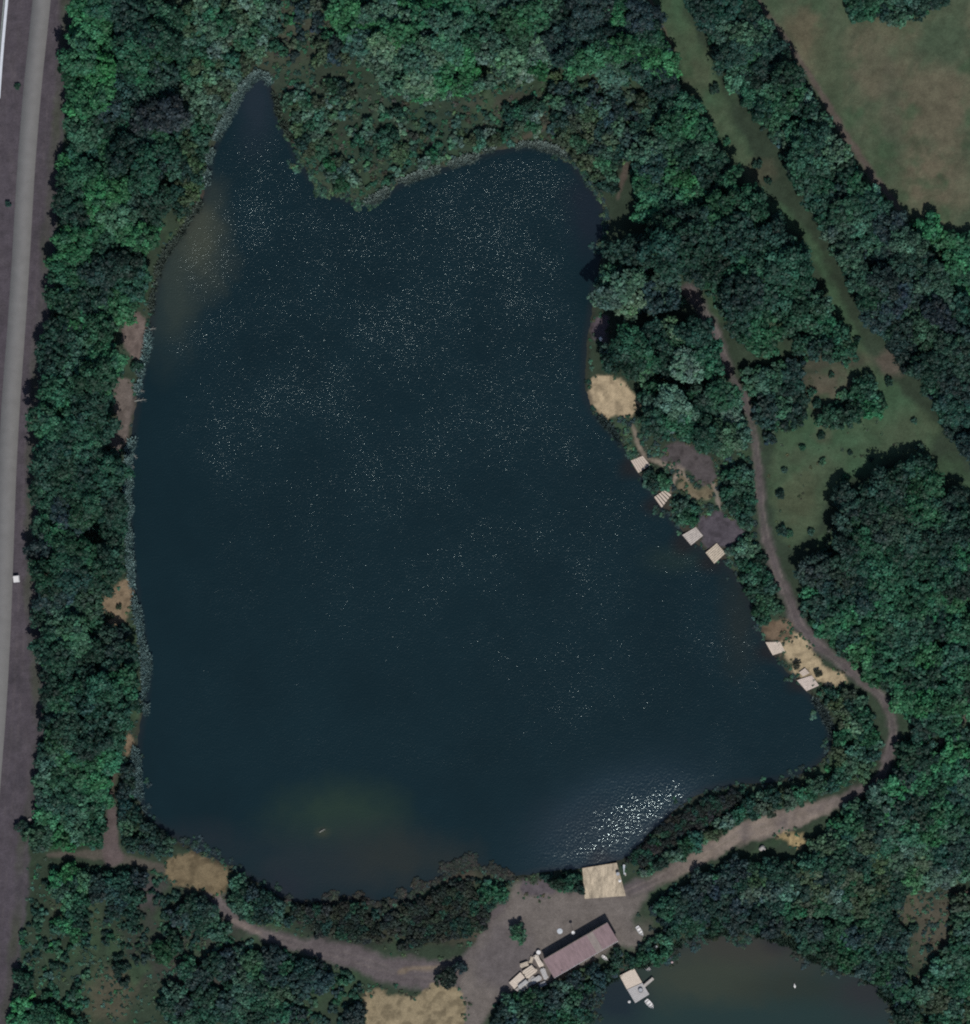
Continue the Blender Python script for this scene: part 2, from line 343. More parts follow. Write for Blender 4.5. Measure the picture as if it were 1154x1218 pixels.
def mat_water():
    m, nt, b, N, L = newmat('rippled_water')
    at = N.new('ShaderNodeAttribute'); at.attribute_name = 'Col'
    rp = N.new('ShaderNodeAttribute'); rp.attribute_name = 'wind'
    p = geo_pos(nt)
    L.new(at.outputs['Color'], b.inputs['Base Color'])
    b.inputs['Roughness'].default_value = .185; b.inputs['Specular Tint'].default_value = (.80, .98, 1, 1); b.inputs['IOR'].default_value = 1.45
    mp = N.new('ShaderNodeMapping'); mp.inputs['Scale'].default_value = (1.3, 1.1, 1); L.new(p, mp.inputs['Vector'])
    a = nz(nt, 1.75, 2.5, .5, mp.outputs[0]); c = nz(nt, .35, 2, .5, p); gust = nz(nt, .045, 3, .6, p)
    h = N.new('ShaderNodeMath'); h.operation = 'MULTIPLY_ADD'; L.new(c.outputs[0], h.inputs[0]); h.inputs[1].default_value = .5; 
    gl = N.new('ShaderNodeAttribute'); gl.attribute_name = 'chop'; a2 = nz(nt, 1.2, 2.5, .5, mp.outputs[0])
    mxh = N.new('ShaderNodeMix'); L.new(gl.outputs['Fac'], mxh.inputs[0]); L.new(a.outputs[0], mxh.inputs[2]); L.new(a2.outputs[0], mxh.inputs[3]); L.new(mxh.outputs[0], h.inputs[2])
    L.new(mr(nt, gl.outputs['Fac'], 0, 1, 1.45, 2.1), b.inputs['IOR'])
    g = N.new('ShaderNodeMath'); g.operation = 'MULTIPLY'; L.new(rp.outputs['Fac'], g.inputs[0]); L.new(mr(nt, gust.outputs[0], .35, .65, 1.42, 1.82), g.inputs[1])
    hh = N.new('ShaderNodeMath'); hh.operation = 'MULTIPLY'; L.new(h.outputs[0], hh.inputs[0]); L.new(g.outputs[0], hh.inputs[1])
    bu = N.new('ShaderNodeBump'); bu.inputs['Strength'].default_value = 1; bu.inputs['Distance'].default_value = 1
    L.new(hh.outputs[0], bu.inputs['Height']); L.new(bu.outputs[0], b.inputs['Normal'])
    return m
M_G = mat_ground(); M_L = mat_leaf(); M_W = mat_water()
M_ASPH = mat_simple('asphalt', (.18, .18, .18), .9, .09, .35)
M_BARK = mat_simple('bark', (.09, .07, .055), .9, .3, 4)
M_WOOD = mat_simple('pale_timber', (.58, .49, .41), .75, .28, 1.6, stretch=(1, 5, 1))
M_WOODG = mat_simple('weathered_timber', (.46, .43, .40), .8, .2, 1.6)
M_WOODT = mat_simple('tan_timber', (.47, .395, .29), .8, .5, .6, stretch=(1.5, .6, 1))
M_DARKW = mat_simple('dark_timber', (.06, .045, .035), .85, .2, 3)
M_ROOF = mat_simple('mauve_roof_sheet', (.235, .165, .176), .65, .24, .7, stretch=(1.6, .5, 1))
M_WALL = mat_simple('wall_boarding', (.25, .2, .16), .8, .15, 2)
M_WHITE = mat_simple('white_paint', (.74, .74, .74), .5, .1, 3)
M_GREYM = mat_simple('grey_metal', (.38, .40, .43), .45, .12, 2, metallic=.3)
M_DARK = mat_simple('dark_rubber', (.02, .02, .022), .7, .2, 3)
M_GLASS = mat_simple('window_glass', (.02, .025, .03), .08, .05, 3)
M_CONC = mat_simple('pale_concrete', (.52, .56, .60), .8, .15, 1.2)
M_ORANGE = mat_simple('beak_orange', (.6, .2, .03), .6, .1, 3)

# ------------------------------------------------------------------ ground, paths, water
idx = np.arange(NX * NY).reshape(NY, NX)
wx, wy = (X - CXP) * S, (CYP - Y) * S
V = np.stack([wx, wy, Z], -1).reshape(-1, 3)
q = np.stack([idx[1:, :-1], idx[1:, 1:], idx[:-1, 1:], idx[:-1, :-1]], -1).reshape(-1, 4)
Cc = np.clip(C, .004, .8)
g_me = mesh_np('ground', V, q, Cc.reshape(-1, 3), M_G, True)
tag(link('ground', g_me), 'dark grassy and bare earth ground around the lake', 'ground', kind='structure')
taken = np.zeros(X.shape, bool)
def sheet(name, mask, label, cat, lift):
    global taken
    m = mask & ~taken & inside
    cm = m[1:, :-1] & m[1:, 1:] & m[:-1, 1:] & m[:-1, :-1]
    qq = q[cm.ravel()]
    if not len(qq): return
    taken |= m
    u, inv = np.unique(qq, return_inverse=True)
    vv = V[u].copy(); vv[:, 2] += lift
    tag(link(name, mesh_np(name, vv, inv.reshape(-1, 4), Cc.reshape(-1, 3)[u], M_G, True)), label, cat, kind='structure')
dry = sd_water > .5
labels = ['round pale sand clearing on the east bank tip', 'pale tan sandy clearing behind the two light decks on the east bank', 'brown trampled earth beside the east bank deck',
 'brown earth clearing at the south west corner of the lake', 'tan dry sandy patch at the bottom below the dirt track', 'pinkish bare beach on the west bank, the upper one',
 'long bare beach on the west bank with brown mud', 'tan beach with dark tufts on the west bank', 'small brown beach low on the west bank', 'small grey beach below the east wood',
 'yellow earth patch beside the wide bend of the track', 'dark bare clearing behind the striped deck', 'dark grey clearing behind the twin grey decks', 'tan rim of dry stalks below the dark bare clearing', 'grey earth slip by the south bank']
for (d, nm), lb in zip(sand_sd, labels):
    sheet({'beach': 'beach', 'sand_clearing': 'sandy_ground', 'earth': 'bare_ground', 'earth_clearing': 'bare_ground', 'yard': 'bare_ground'}[nm], (d < 0) & dry, lb, 'bare ground', .012)
sheet('gravel_yard', (sd_yard < 0) & dry, 'grey gravel yard around the mauve roofed building', 'yard', .012)
sheet('dirt_track', (sd_tr < 0) & dry, 'purple grey dirt track curving round the east bank', 'track', .012)
sheet('dirt_track', (sd_sw < 0) & dry, 'brown dirt track along the south bank to the yard', 'track', .012)
sheet('gravel_verge', (sd_verge < 0) & dry, 'purple grey stony verge beside the straight road', 'verge', .012)
sheet('grass_field', (sd_field < 0), 'olive and tan grass field in the top right corner', 'field', .012)
sheet('meadow', (sd_mead < 0) & dry, 'green meadow strip between the woods', 'meadow', .012)

def ribbon(P, z, n=200):
    P = np.array(P, float); t = np.concatenate([[0], np.cumsum(np.hypot(*np.diff(P[:, :2], axis=0).T))]); u = np.linspace(0, t[-1], n)
    # smooth by averaging
    xs, ys, ws = (np.interp(u, t, P[:, k]) for k in range(3))
    k = 9; ker = np.ones(k) / k
    for _ in range(2):
        xs = np.convolve(np.pad(xs, k // 2, 'edge'), ker, 'valid'); ys = np.convolve(np.pad(ys, k // 2, 'edge'), ker, 'valid')
    return xs, ys, ws
xs, ys, ws = ribbon(ROAD, 0)
dx, dy = np.gradient(xs), np.gradient(ys); L_ = np.hypot(dx, dy); nx_, ny_ = -dy / L_, dx / L_
rv = []
for k, off in enumerate((-.5, -.5, .5, .5)):
    z = .52 if k in (0, 3) else .64
    rv.append(np.stack([(xs + nx_ * ws * off - CXP) * S, (CYP - ys - ny_ * ws * off) * S, np.full(len(xs), z)], -1))
rv = np.stack(rv, 1).reshape(-1, 3); nn = len(xs)
rf = [[i * 4 + j, i * 4 + j + 1, (i + 1) * 4 + j + 1, (i + 1) * 4 + j] for i in range(nn - 1) for j in range(3)]
tag(link('road', mesh_np('road', rv, rf, None, M_ASPH)), 'straight plain grey asphalt road down the left edge', 'road', kind='structure')

def water(name, sd, label, lake):
    m = (sd < 12) & inside
    cm = m[1:, :-1] & m[1:, 1:] & m[:-1, 1:] & m[:-1, :-1]
    qq = q[cm.ravel()]; u, inv = np.unique(qq, return_inverse=True)
    x, y = X.ravel()[u], Y.ravel()[u]
    vv = V[u].copy(); vv[:, 2] = 0
    N3, N1 = fbm(x, y, 70, 4), fbm(x, y, 18, 6)
    c = np.zeros((len(u), 3)); c[:] = (.0060, .0192, .0254)
    c *= (1 + .15 * N3 + .05 * N1)[:, None]
    def blob(px, py, rx, ry, col, st, soft=.6):
        nonlocal c
        w = (np.clip(.5 - (np.hypot((x - px) / rx, (y - py) / ry) - 1 + N3 * .4 + N1 * .25) / (2 * soft), 0, 1) ** 1.3 * st)[:, None]
        c = c * (1 - w) + np.array(col) * w
    if lake:
        blob(234, 285, 36, 62, (.052, .062, .046), .95); blob(205, 350, 30, 70, (.036, .050, .042), .75)
        blob(400, 972, 75, 42, (.022, .042, .030), .9); blob(390, 1030, 130, 44, (.019, .028, .033), .8)
        blob(480, 1020, 75, 32, (.027, .032, .028), .7); blob(305, 120, 25, 50, (.020, .030, .042), .7); blob(880, 740, 24, 60, (.018, .024, .022), .7)
        blob(805, 665, 35, 14, (.018, .034, .028), .5); blob(220, 1000, 60, 20, (.018, .024, .03), .5); blob(330, 1060, 30, 20, (.02, .024, .033), .7)
        blob(700, 250, 26, 50, (.013, .018, .028), .7); blob(730, 990, 80, 36, (.016, .024, .03), .5)
        blob(383, 990, 9, 6, (.05, .055, .035), .6)
        for (qx, qy) in [(752,556),(780,602),(815,646),(845,668),(912,776),(950,812),(714,1024)]: blob(qx, qy, 14, 12, (.016, .015, .015), .8)  # brown shallows by the decks, with their shade put into the water colour
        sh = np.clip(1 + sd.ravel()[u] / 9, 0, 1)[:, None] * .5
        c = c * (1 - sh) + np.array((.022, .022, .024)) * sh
    else:
        c[:] = (.020, .040, .038)
        blob(890, 1132, 100, 34, (.046, .044, .036), .9); blob(840, 1164, 100, 28, (.044, .054, .038), .85); blob(960, 1175, 70, 20, (.026, .034, .026), .7)
        blob(1030, 1180, 40, 30, (.030, .028, .032), .7); blob(735, 1190, 30, 30, (.012, .02, .03), .8); blob(925, 1120, 18, 14, (.018, .016, .024), .6)
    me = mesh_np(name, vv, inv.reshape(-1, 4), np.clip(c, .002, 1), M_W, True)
    wv = np.full(len(u), .02)
    def gb(px, py, rx, ry, rot, v):
        ca, sa = math.cos(rot), math.sin(rot)
        u_, v_ = ((x - px) * ca + (y - py) * sa) / rx, (-(x - px) * sa + (y - py) * ca) / ry
        return v * np.exp(-(u_ ** 2 + v_ ** 2)) 
    if lake:
        base = np.clip(.147 - (y - 200) * .000112, .05, .15)
        base += gb(640, 290, 80, 110, 0, .008) + gb(640, 850, 80, 110, .3, .012) + gb(800, 790, 80, 60, 0, .010) - gb(300, 850, 170, 130, 0, .016)
        base *= np.clip((x - 140 + 70 * N3) / 120, .5, 1) * (1 + .14 * N1)
        base *= 1 - .45 * np.clip((sd.ravel()[u] + 16) / 16, 0, 1) * (np.hypot(x - 742, y - 990) > 90)
        base *= 1 - .8 * np.exp(-(((x - 712) / 34) ** 2 + ((y - 300) / 80) ** 2)) - 0
        base *= 1 - .7 * np.exp(-(((x - 290) / 40) ** 2 + ((y - 120) / 40) ** 2))
        base *= np.clip(1.25 - .6 * (y > 900) * np.clip((y - 880) / 60, 0, 1) , .3, 1)
        base += gb(736, 976, 72, 40, -.42, .11) + gb(690, 1012, 60, 18, -.2, .05) + gb(800, 940, 60, 22, -.5, .06)
        wv = base * (1 + .2 * N3)
    ch = np.clip(gb(736, 978, 92, 50, -.42, 2.4), 0, 1) if lake else np.zeros(len(u))
    a = me.attributes.new('chop', 'FLOAT', 'POINT'); a.data.foreach_set('value', ch.astype(np.float32))
    a = me.attributes.new('wind', 'FLOAT', 'POINT'); a.data.foreach_set('value', np.clip(wv, 0.0, .6).astype(np.float32))
    tag(link(name, me), label, 'water', kind='structure')
water('lake_water', sd_lake, 'large dark blue rippled lake with sun glints', True)
water('pond_water', sd_pond, 'small murky green brown pond at the bottom right', False)

# ------------------------------------------------------------------ foliage variants
def ico(sub=1):
    import bmesh
    bm = bmesh.new(); bmesh.ops.create_icosphere(bm, subdivisions=sub, radius=1)
    v = np.array([p.co[:] for p in bm.verts]); f = np.array([[p.index for p in t.verts] for t in bm.faces]); bm.free(); return v, f
IV, IF = ico(2)
def crown_variant(seed, nb, nleaf, leaf, br=(.26, .42), squash=.62, core=True, reach=.82):
    """unit-radius crown around z=0; quads only"""
    r = np.random.default_rng(seed); Vs, Cs = [], []; Fs = []; n = 0
    cs = []
    tries = 0
    ecc = r.uniform(.78, 1.25); ph = r.uniform(0, 6.28, 3)
    while len(cs) < nb and tries < 900:
        tries += 1
        a = r.uniform(0, 2 * math.pi); rad = math.sqrt(r.uniform(0, 1)) * reach * (1 + .2 * math.sin(2 * a + ph[0]) + .16 * math.sin(3 * a + ph[1]) + .1 * math.sin(5 * a + ph[2])); b = r.uniform(*br)
        z = squash * math.sqrt(max(0, 1 - min(1, rad) ** 2)) * r.uniform(.45, 1.0) - .05
        p = np.array([rad * math.cos(a) * ecc, rad * math.sin(a) / ecc, z])
        if all(np.linalg.norm(p - c) > .66 * (b + bb) for c, bb in cs): cs.append((p, b))
    for c, b in cs:
        tone = r.uniform(.66, 1.42); hue = r.normal(0, .06, 3)
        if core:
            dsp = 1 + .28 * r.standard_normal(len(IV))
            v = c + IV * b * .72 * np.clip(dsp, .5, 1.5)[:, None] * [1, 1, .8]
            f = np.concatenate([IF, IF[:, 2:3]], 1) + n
            Vs.append(v); Cs.append(np.full((len(v), 3), tone * .75)); Fs.append(f); n += len(v)  # cores coloured darker than the leaves, painting shade into the crown gaps
        m = int(nleaf * (b / .34) ** 2)
        d = r.standard_normal((m, 3)); d /= np.linalg.norm(d, axis=1)[:, None]; d[:, 2] = np.where(d[:, 2] < -.3, -d[:, 2], d[:, 2])
        rr = b * r.uniform(.78, 1.16, m)[:, None]
        p = c + d * rr * [1, 1, .85]
        nrm = d * .9 + r.standard_normal((m, 3)) * .45 + [0, 0, .25]; nrm /= np.linalg.norm(nrm, axis=1)[:, None]
        t = np.cross(nrm, r.standard_normal((m, 3))); t /= np.linalg.norm(t, axis=1)[:, None]; bt = np.cross(nrm, t)
        s1 = (leaf * r.uniform(.6, 1.35, m))[:, None]; s2 = s1 * r.uniform(.45, .9, m)[:, None]
        qv = np.stack([p - t * s1, p - bt * s2, p + t * s1, p + bt * s2], 1).reshape(-1, 3)
        Vs.append(qv); lt = (tone * r.uniform(.75, 1.3, m))[:, None] * (1 + hue)
        Cs.append(np.repeat(lt, 4, 0)); Fs.append(np.arange(m * 4).reshape(-1, 4) + n); n += m * 4
    return np.concatenate(Vs), np.concatenate(Fs), np.concatenate(Cs)
# tri cores are stored as degenerate quads -> keep as triangles instead
def fix(Vv, Ff, Cv):
    tri = Ff[:, 2] == Ff[:, 3]
    return Vv, Ff, tri, Cv
def mesh_mixed(name, Vv, Ff, tri, Cv, mat, smooth=False):
    me = bpy.data.meshes.new(name)
    quads = Ff[~tri]; tris = Ff[tri][:, :3]
    lp = np.concatenate([quads.ravel(), tris.ravel()]).astype(np.int32)
    st = np.concatenate([np.arange(len(quads)) * 4, len(quads) * 4 + np.arange(len(tris)) * 3]).astype(np.int32)
    me.vertices.add(len(Vv)); me.vertices.foreach_set('co', Vv.astype(np.float32).ravel())
    me.loops.add(len(lp)); me.loops.foreach_set('vertex_index', lp)
    me.polygons.add(len(st)); me.polygons.foreach_set('loop_start', st)
    a = me.color_attributes.new('Col', 'FLOAT_COLOR', 'POINT'); c4 = np.ones((len(Vv), 4), np.float32); c4[:, :3] = np.clip(Cv, 0, 4)
    a.data.foreach_set('color', c4.ravel()); me.update(calc_edges=True); me.materials.append(mat); return me
TREE_V = [fix(*(crown_variant(100 + k, 22, 85, .07, (.22, .42), .68) if k % 2 else crown_variant(100 + k, 36, 90, .065, (.15, .28), .58))) for k in range(10)]
WILLOW_V = [fix(*crown_variant(200 + k, 34, 75, .08, (.13, .28), .5)) for k in range(4)]
BUSH_V = [fix(*crown_variant(300 + k, 14 + k % 3, 60, .11, (.2, .42), .6)) for k in range(6)]
LITE_V = [fix(*crown_variant(400 + k, 16, 44, .11, (.18, .40), .6)) for k in range(6)]
SCRUB_V = [fix(*crown_variant(500 + k, 4, 26, .22, (.4, .6), .6)) for k in range(6)]
TREE_M = [mesh_mixed('crown', *v, M_L) for v in TREE_V]
WILL_M = [mesh_mixed('crown', *v, M_L) for v in WILLOW_V]
BUSH_M = [mesh_mixed('foliage', *v, M_L) for v in BUSH_V]
def trunk_mesh(seed, h=1.0):
    r = random.Random(seed); mb = MB()
    mb.tube([(0, 0, -.3), (.02, 0, .2), (.03 * r.uniform(-1, 1), .03, .5), (0, .02, .85)], [.05, .042, .034, .02], 8)
    for k in range(6):
        a = k * 1.05 + r.uniform(-.3, .3); z = r.uniform(.35, .6); l = r.uniform(.22, .38)
        mb.tube([(0, 0, z), (l * .5 * math.cos(a), l * .5 * math.sin(a), z + .12), (l * math.cos(a), l * math.sin(a), z + .27)], [.02, .014, .006], 5)
    me = bpy.data.meshes.new('trunk'); me.from_pydata(mb.v, [], mb.f); me.materials.append(M_BARK); me.update(); return me
TRUNK = [trunk_mesh(k) for k in range(4)]
def stems_mesh(seed):
    r = random.Random(seed); mb = MB()
    for k in range(5):
        a = k * 1.25 + r.uniform(-.3, .3); mb.tube([(0, 0, -.2), (.18 * math.cos(a), .18 * math.sin(a), .25), (.42 * math.cos(a), .42 * math.sin(a), .6)], [.04, .03, .012], 5)
    me = bpy.data.meshes.new('stem'); me.from_pydata(mb.v, [], mb.f); me.materials.append(M_BARK); me.update(); return me
STEM = [stems_mesh(k) for k in range(3)]

# ------------------------------------------------------------------ plant zones
DK = (.015, .055, .040); MD = (.022, .094, .054); BR = (.034, .152, .070); GY = (.082, .165, .120); BL = (.020, .050, .050); OL = (.052, .092, .053); MN = (.046, .125, .084)
# name, polygon, kind, (rmin,rmax), colours, label, group, density 0..1
Zs = [
 ('t', [(92,0),(135,0),(140,60),(128,130),(95,150),(86,130),(88,60)], (10.4,17.6), [BR,BR,MD], 'bright green leafy tree at the top of the belt beside the road', 1),
 ('t', [(135,5),(205,5),(212,100),(205,200),(170,230),(130,215),(120,140),(138,90)], (11.2,18.5), [BL,DK,DK,MD], 'dark blue green tree in the belt beside the road, level with the lake notch', 1),
 ('b', [(200,0),(330,0),(330,30),(305,75),(280,98),(262,130),(245,160),(215,150),(205,60)], (5.3,10.6), [GY,MN,OL,MD], 'pale scrubby shrub on the bank north west of the lake notch', .95),
 ('t', [(90,150),(128,140),(128,215),(160,235),(205,235),(192,270),(175,300),(72,300),(76,220)], (10.4,16.7), [MD,DK,MN,BR], 'mid green tree in the belt just above the shallow brown bay', 1),
 ('b', [(205,150),(243,165),(240,222),(215,262),(205,235)], (5.3,9.7), [OL,DK,MN], 'low shrub on the shore above the shallow brown bay', .8),
 ('t', [(66,300),(172,300),(172,350),(150,372),(142,385),(58,385)], (10.4,16.7), [DK,BR,MD], 'leafy tree in the belt beside the shallow brown bay', 1),
 ('t', [(56,385),(138,385),(134,420),(148,438),(132,450),(130,480),(50,480)], (10.4,16.7), [DK,MN,MD,BR], 'leafy tree between the road verge and the pinkish upper beach', 1),
 ('t', [(50,480),(128,480),(128,535),(148,545),(146,585),(48,585)], (11.2,17.6), [BR,MD,DK], 'leafy tree between the road verge and the long bare beach', 1),
 ('t', [(50,585),(148,585),(148,685),(115,700),(46,700)], (10.4,16.7), [DK,MD,BL,DK], 'dark leafy tree in the belt just above the tan tufted beach', 1),
 ('t', [(48,700),(112,700),(122,745),(150,755),(162,790),(52,790)], (9.6,15.8), [BL,DK,MN,MD], 'dark leafy tree in the belt just below the tan tufted beach', 1),
 ('t', [(54,790),(164,790),(166,845),(150,880),(146,890),(54,890)], (9.6,14.1), [DK,DK,MD], 'even dark green tree in the lower belt west of the lake', 1),
 ('b', [(50,890),(145,890),(125,930),(118,1000),(40,1005),(48,950)], (7.0,13.2), [BR,MD,MN], 'bright green bush in the belt above the crossing paths', 1),
 ('b', [(146,905),(158,905),(160,960),(175,978),(205,1003),(196,1018),(150,1008),(144,960)], (5.3,9.7), [DK,MN,BL], 'dark bush on the lake edge by the south west corner', 1),
 ('b', [(34,1030),(105,1035),(100,1218),(18,1218),(26,1110)], (4.4,10.6), [MD,BR,DK,MN], 'green bush between the road verge and the small grass strip at bottom left', .42),
 ('b', [(110,1035),(185,1040),(205,1055),(200,1100),(170,1150),(150,1180),(120,1110)], (4.4,10.6), [DK,BL,DK,DK], 'dark bush beside the narrow grass strip at bottom left', .42),
 ('b', [(205,1062),(252,1075),(275,1105),(320,1125),(400,1148),(425,1175),(428,1218),(200,1218),(190,1120)], (4.4,11.4), [DK,MD,BL,DK,MN], 'dark green bush south of the dirt track at the bottom', .42),
 ('b', [(278,1042),(300,1056),(340,1078),(350,1100),(300,1098),(272,1082)], (5.3,9.7), [BL,DK,MN], 'blue green bush between the lake and the south west track', 1),
 ('b', [(345,1080),(430,1074),(480,1080),(520,1060),(560,1046),(600,1056),(596,1090),(560,1110),(480,1128),(380,1112)], (3.0,6.2), [(.018,.034,.028),DK,(.024,.036,.034),(.034,.044,.032),(.03,.05,.034)], 'blackish scrub bush on the swampy south bank', .6),
 ('b', [(575,1050),(606,1054),(596,1085),(560,1104),(556,1080)], (5.3,8.8), [MD,OL,MN], 'green bush on the south bank west of the gravel yard', 1),
 ('b', [(642,1042),(690,1040),(692,1060),(650,1060)], (6.2,8.8), [MD,BR,DK], 'green bush beside the west edge of the big square jetty', 1),
 ('b', [(752,1046),(775,1030),(812,1004),(868,968),(905,946),(960,935),(990,910),(998,880),(998,850),(1010,830),(1035,850),(1045,885),(1030,920),(990,940),(900,970),(840,1005),(780,1035),(750,1050)], (5.3,10.6), [DK,MN,GY,OL,MD], 'mixed green shrub between the lake and the south east track', .95),
 ('b', [(975,822),(1010,822),(1030,835),(1000,850),(985,842)], (5.3,8.8), [DK,MN,OL], 'shrub just below the sandy clearing by the east track', 1),
 ('b', [(880,668),(905,660),(925,720),(910,745),(898,725)], (5.3,9.7), [DK,MN,MD], 'shrub on the east bank above the sandy clearing', 1),
 ('t', [(395,0),(480,0),(500,40),(560,60),(640,45),(660,70),(640,95),(560,112),(500,122),(468,108),(440,80),(405,50)], (8.8,15.0), [GY,MN,GY,BR], 'pale grey green willow in the curved row north of the lake', 1),
 ('t', [(480,0),(640,0),(640,45),(560,60),(500,40)], (9.6,15.8), [MD,DK,BR,MN], 'green tree behind the pale willow row at the top', 1),
 ('b', [(330,0),(395,0),(405,50),(420,80),(350,70),(320,60)], (5.3,9.7), [OL,MD,BL], 'low scrub bush on the marsh at the top of the lake notch', .5),
 ('b', [(335,120),(380,90),(470,130),(560,140),(640,120),(640,160),(560,180),(480,205),(440,228),(395,222),(365,195)], (4.4,7.9), [MN,OL,MD,DK,GY], 'small shrub on the marshy spit north of the lake', .42),
 ('t', [(640,0),(765,0),(792,50),(815,100),(800,110),(740,100),(700,90),(655,70)], (9.6,15.8), [DK,BL,MD,MN,BR], 'dark tree in the wood at the top beside the meadow strip', 1),
 ('b', [(660,90),(730,108),(800,120),(780,160),(745,180),(730,230),(715,225),(690,195),(670,170),(655,150)], (5.3,10.6), [DK,MN,OL,BL], 'shrub on the bank at the north east corner of the lake', .75),
 ('t', [(765,120),(820,110),(850,170),(880,212),(860,235),(830,240),(800,262),(762,262),(755,210)], (10.4,16.7), [DK,MD,BR,MN], 'dark tree in the dense block above the large north east wood', 1),
 ('t', [(740,290),(790,262),(830,250),(880,225),(935,255),(955,290),(975,340),(960,380),(910,425),(880,405),(850,360),(820,325),(770,318),(738,310)], (12.8,20.2), [DK,MD,DK,MD], 'large dark tree in the dense wood north of the forked path', 1),
 ('t', [(960,300),(975,320),(1010,380),(1028,415),(1010,430),(950,425),(940,400),(965,370)], (8.0,13.2), [MD,MN,DK], 'middling tree on the edge of the wood beside the meadow strip', 1),
 ('t', [(715,318),(770,322),(805,335),(815,355),(795,370),(735,372),(712,360)], (10.4,15.8), [GY,MN,BL], 'pale topped tree on the east bank above the small grey beach', 1),
 ('t', [(736,405),(762,396),(830,376),(850,410),(870,450),(800,448),(745,448),(716,436),(716,420)], (11.2,16.7), [MN,DK,GY,MD], 'rounded tree on the east bank between the grey beach and the sand clearing', 1),
 ('t', [(760,460),(875,458),(888,475),(888,525),(860,535),(810,522),(765,505)], (9.6,15.0), [MN,MD,DK,GY], 'rounded tree on the east bank behind the sand clearing', 1),
 ('b', [(765,568),(775,560),(796,572),(782,588)], (5.3,7.9), [DK,MN], 'dark bush between the first two light decks of the east bank', 1),
 ('b', [(802,595),(828,602),(824,625),(806,618)], (5.3,7.9), [DK,MN,MD], 'dark bush on the bank beside the twin grey decks', 1),
 ('b', [(866,560),(892,556),(896,600),(890,625),(872,608),(862,590)], (6.2,9.7), [DK,MN,MD], 'bush between the dark clearings and the east track', 1),
 ('b', [(868,655),(890,642),(902,655),(885,668)], (5.3,7.9), [GY,MN], 'pale bush beside the track below the twin grey decks', 1),
 ('b', [(895,440),(950,432),(955,470),(945,510),(915,525),(902,490),(890,455)], (7.9,13.2), [DK,BL,MN], 'dark bush east of the track where the meadow opens', .95),
 ('b', [(1035,445),(1065,440),(1060,480),(1000,510),(975,500),(985,490)], (7.0,11.4), [DK,MD,MN], 'dark bush in the line crossing the meadow', .9),
 ('t', [(812,0),(895,0),(925,55),(960,110),(925,170),(890,130),(868,90),(845,50)], (9.6,15.0), [DK,MD,DK,MN], 'dark tree at the upper end of the long strip beside the big field', 1),
 ('t', [(925,170),(960,110),(1000,180),(1040,230),(1060,250),(1020,290),(980,290),(945,235)], (8.8,14.1), [MD,MN,GY,DK], 'tree in the middle of the long strip beside the big field', 1),
 ('t', [(985,295),(1020,290),(1062,255),(1095,300),(1130,345),(1120,400),(1060,415),(1030,380)], (9.6,15.0), [DK,BL,MN,DK], 'blue green tree in the wide part of the strip below the big field', 1),
 ('t', [(1060,415),(1120,400),(1135,350),(1160,375),(1160,455),(1110,470),(1080,455)], (9.6,15.0), [DK,BL,DK], 'dark tree at the lower end of the strip by the right edge', 1),
 ('b', [(1078,265),(1110,268),(1160,290),(1160,365),(1125,325),(1095,290)], (7.0,13.2), [BR,MD,BR], 'bright green bush below the tan end of the big field', 1),
 ('b', [(1005,-5),(1125,-5),(1095,22),(1060,28),(1020,22)], (7.0,11.4), [MD,DK,MN], 'green bush in the clump inside the big field', 1),
 ('t', [(1118,465),(1160,455),(1160,600),(1128,570),(1105,545),(1112,510)], (10.4,15.8), [DK,BL,DK], 'smooth dark tree against the right edge beside the meadow', 1),
 ('t', [(1000,585),(1045,568),(1082,548),(1100,560),(1120,600),(1110,680),(1050,720),(1000,710),(965,700),(950,680),(985,650),(992,620)], (12.0,18.5), [DK,MD,DK,(.024,.055,.042)], 'dark tree in the dense east wood right below the meadow', 1),
 ('t', [(1118,598),(1125,580),(1160,612),(1160,720),(1108,690)], (11.2,16.7), [DK,MD,BR], 'dark tree in the dense east wood against the right edge', 1),
 ('b', [(955,700),(1050,722),(1110,690),(1160,720),(1160,845),(1100,880),(1080,850),(1060,820),(1010,790),(975,755)], (7.9,15.0), [MD,BR,MD,DK], 'bright green bush in the scrub east of the curved track', .84),
 ('b', [(1075,880),(1105,885),(1160,860),(1160,1000),(1100,1000),(1020,990),(985,985),(1010,960),(1060,930)], (7.9,14.1), [BR,MD,MN,DK], 'green bush in the scrub inside the south east bend of the track', .85),
 ('b', [(985,985),(1100,1000),(1160,1000),(1160,1045),(1075,1048),(1056,1085),(940,1085),(880,1070),(905,1030),(960,1020)], (7.0,12.3), [MN,GY,MD,DK,OL], 'mixed shrub between the track and the murky pond', .8),
 ('b', [(1140,1070),(1160,1060),(1160,1220),(1085,1220),(1100,1160),(1125,1140)], (6.2,11.4), [MD,MN,OL], 'shrub in the bottom right corner beyond the murky pond', .6),
 ('b', [(1060,1090),(1075,1130),(1085,1218),(1070,1218),(1050,1180),(1000,1145),(960,1128),(940,1100)], (6.2,11.4), [DK,BL,MD], 'dark shrub on the east shore of the murky pond', .95),
 ('b', [(762,1000),(790,982),(840,952),(890,940),(866,966),(810,1002),(764,1030),(748,1022)], (2.6,5.2), [(.018,.03,.028),(.03,.034,.032),DK], 'blackish low bush on the point just right of the large square jetty', 1),
 ('b', [(775,1078),(830,1047),(890,1022),(905,1035),(880,1070),(935,1090),(930,1108),(880,1102),(800,1108)], (7.0,11.4), [DK,BL,DK,BL,MD], 'dark bush on the shady north shore of the murky pond', 1),
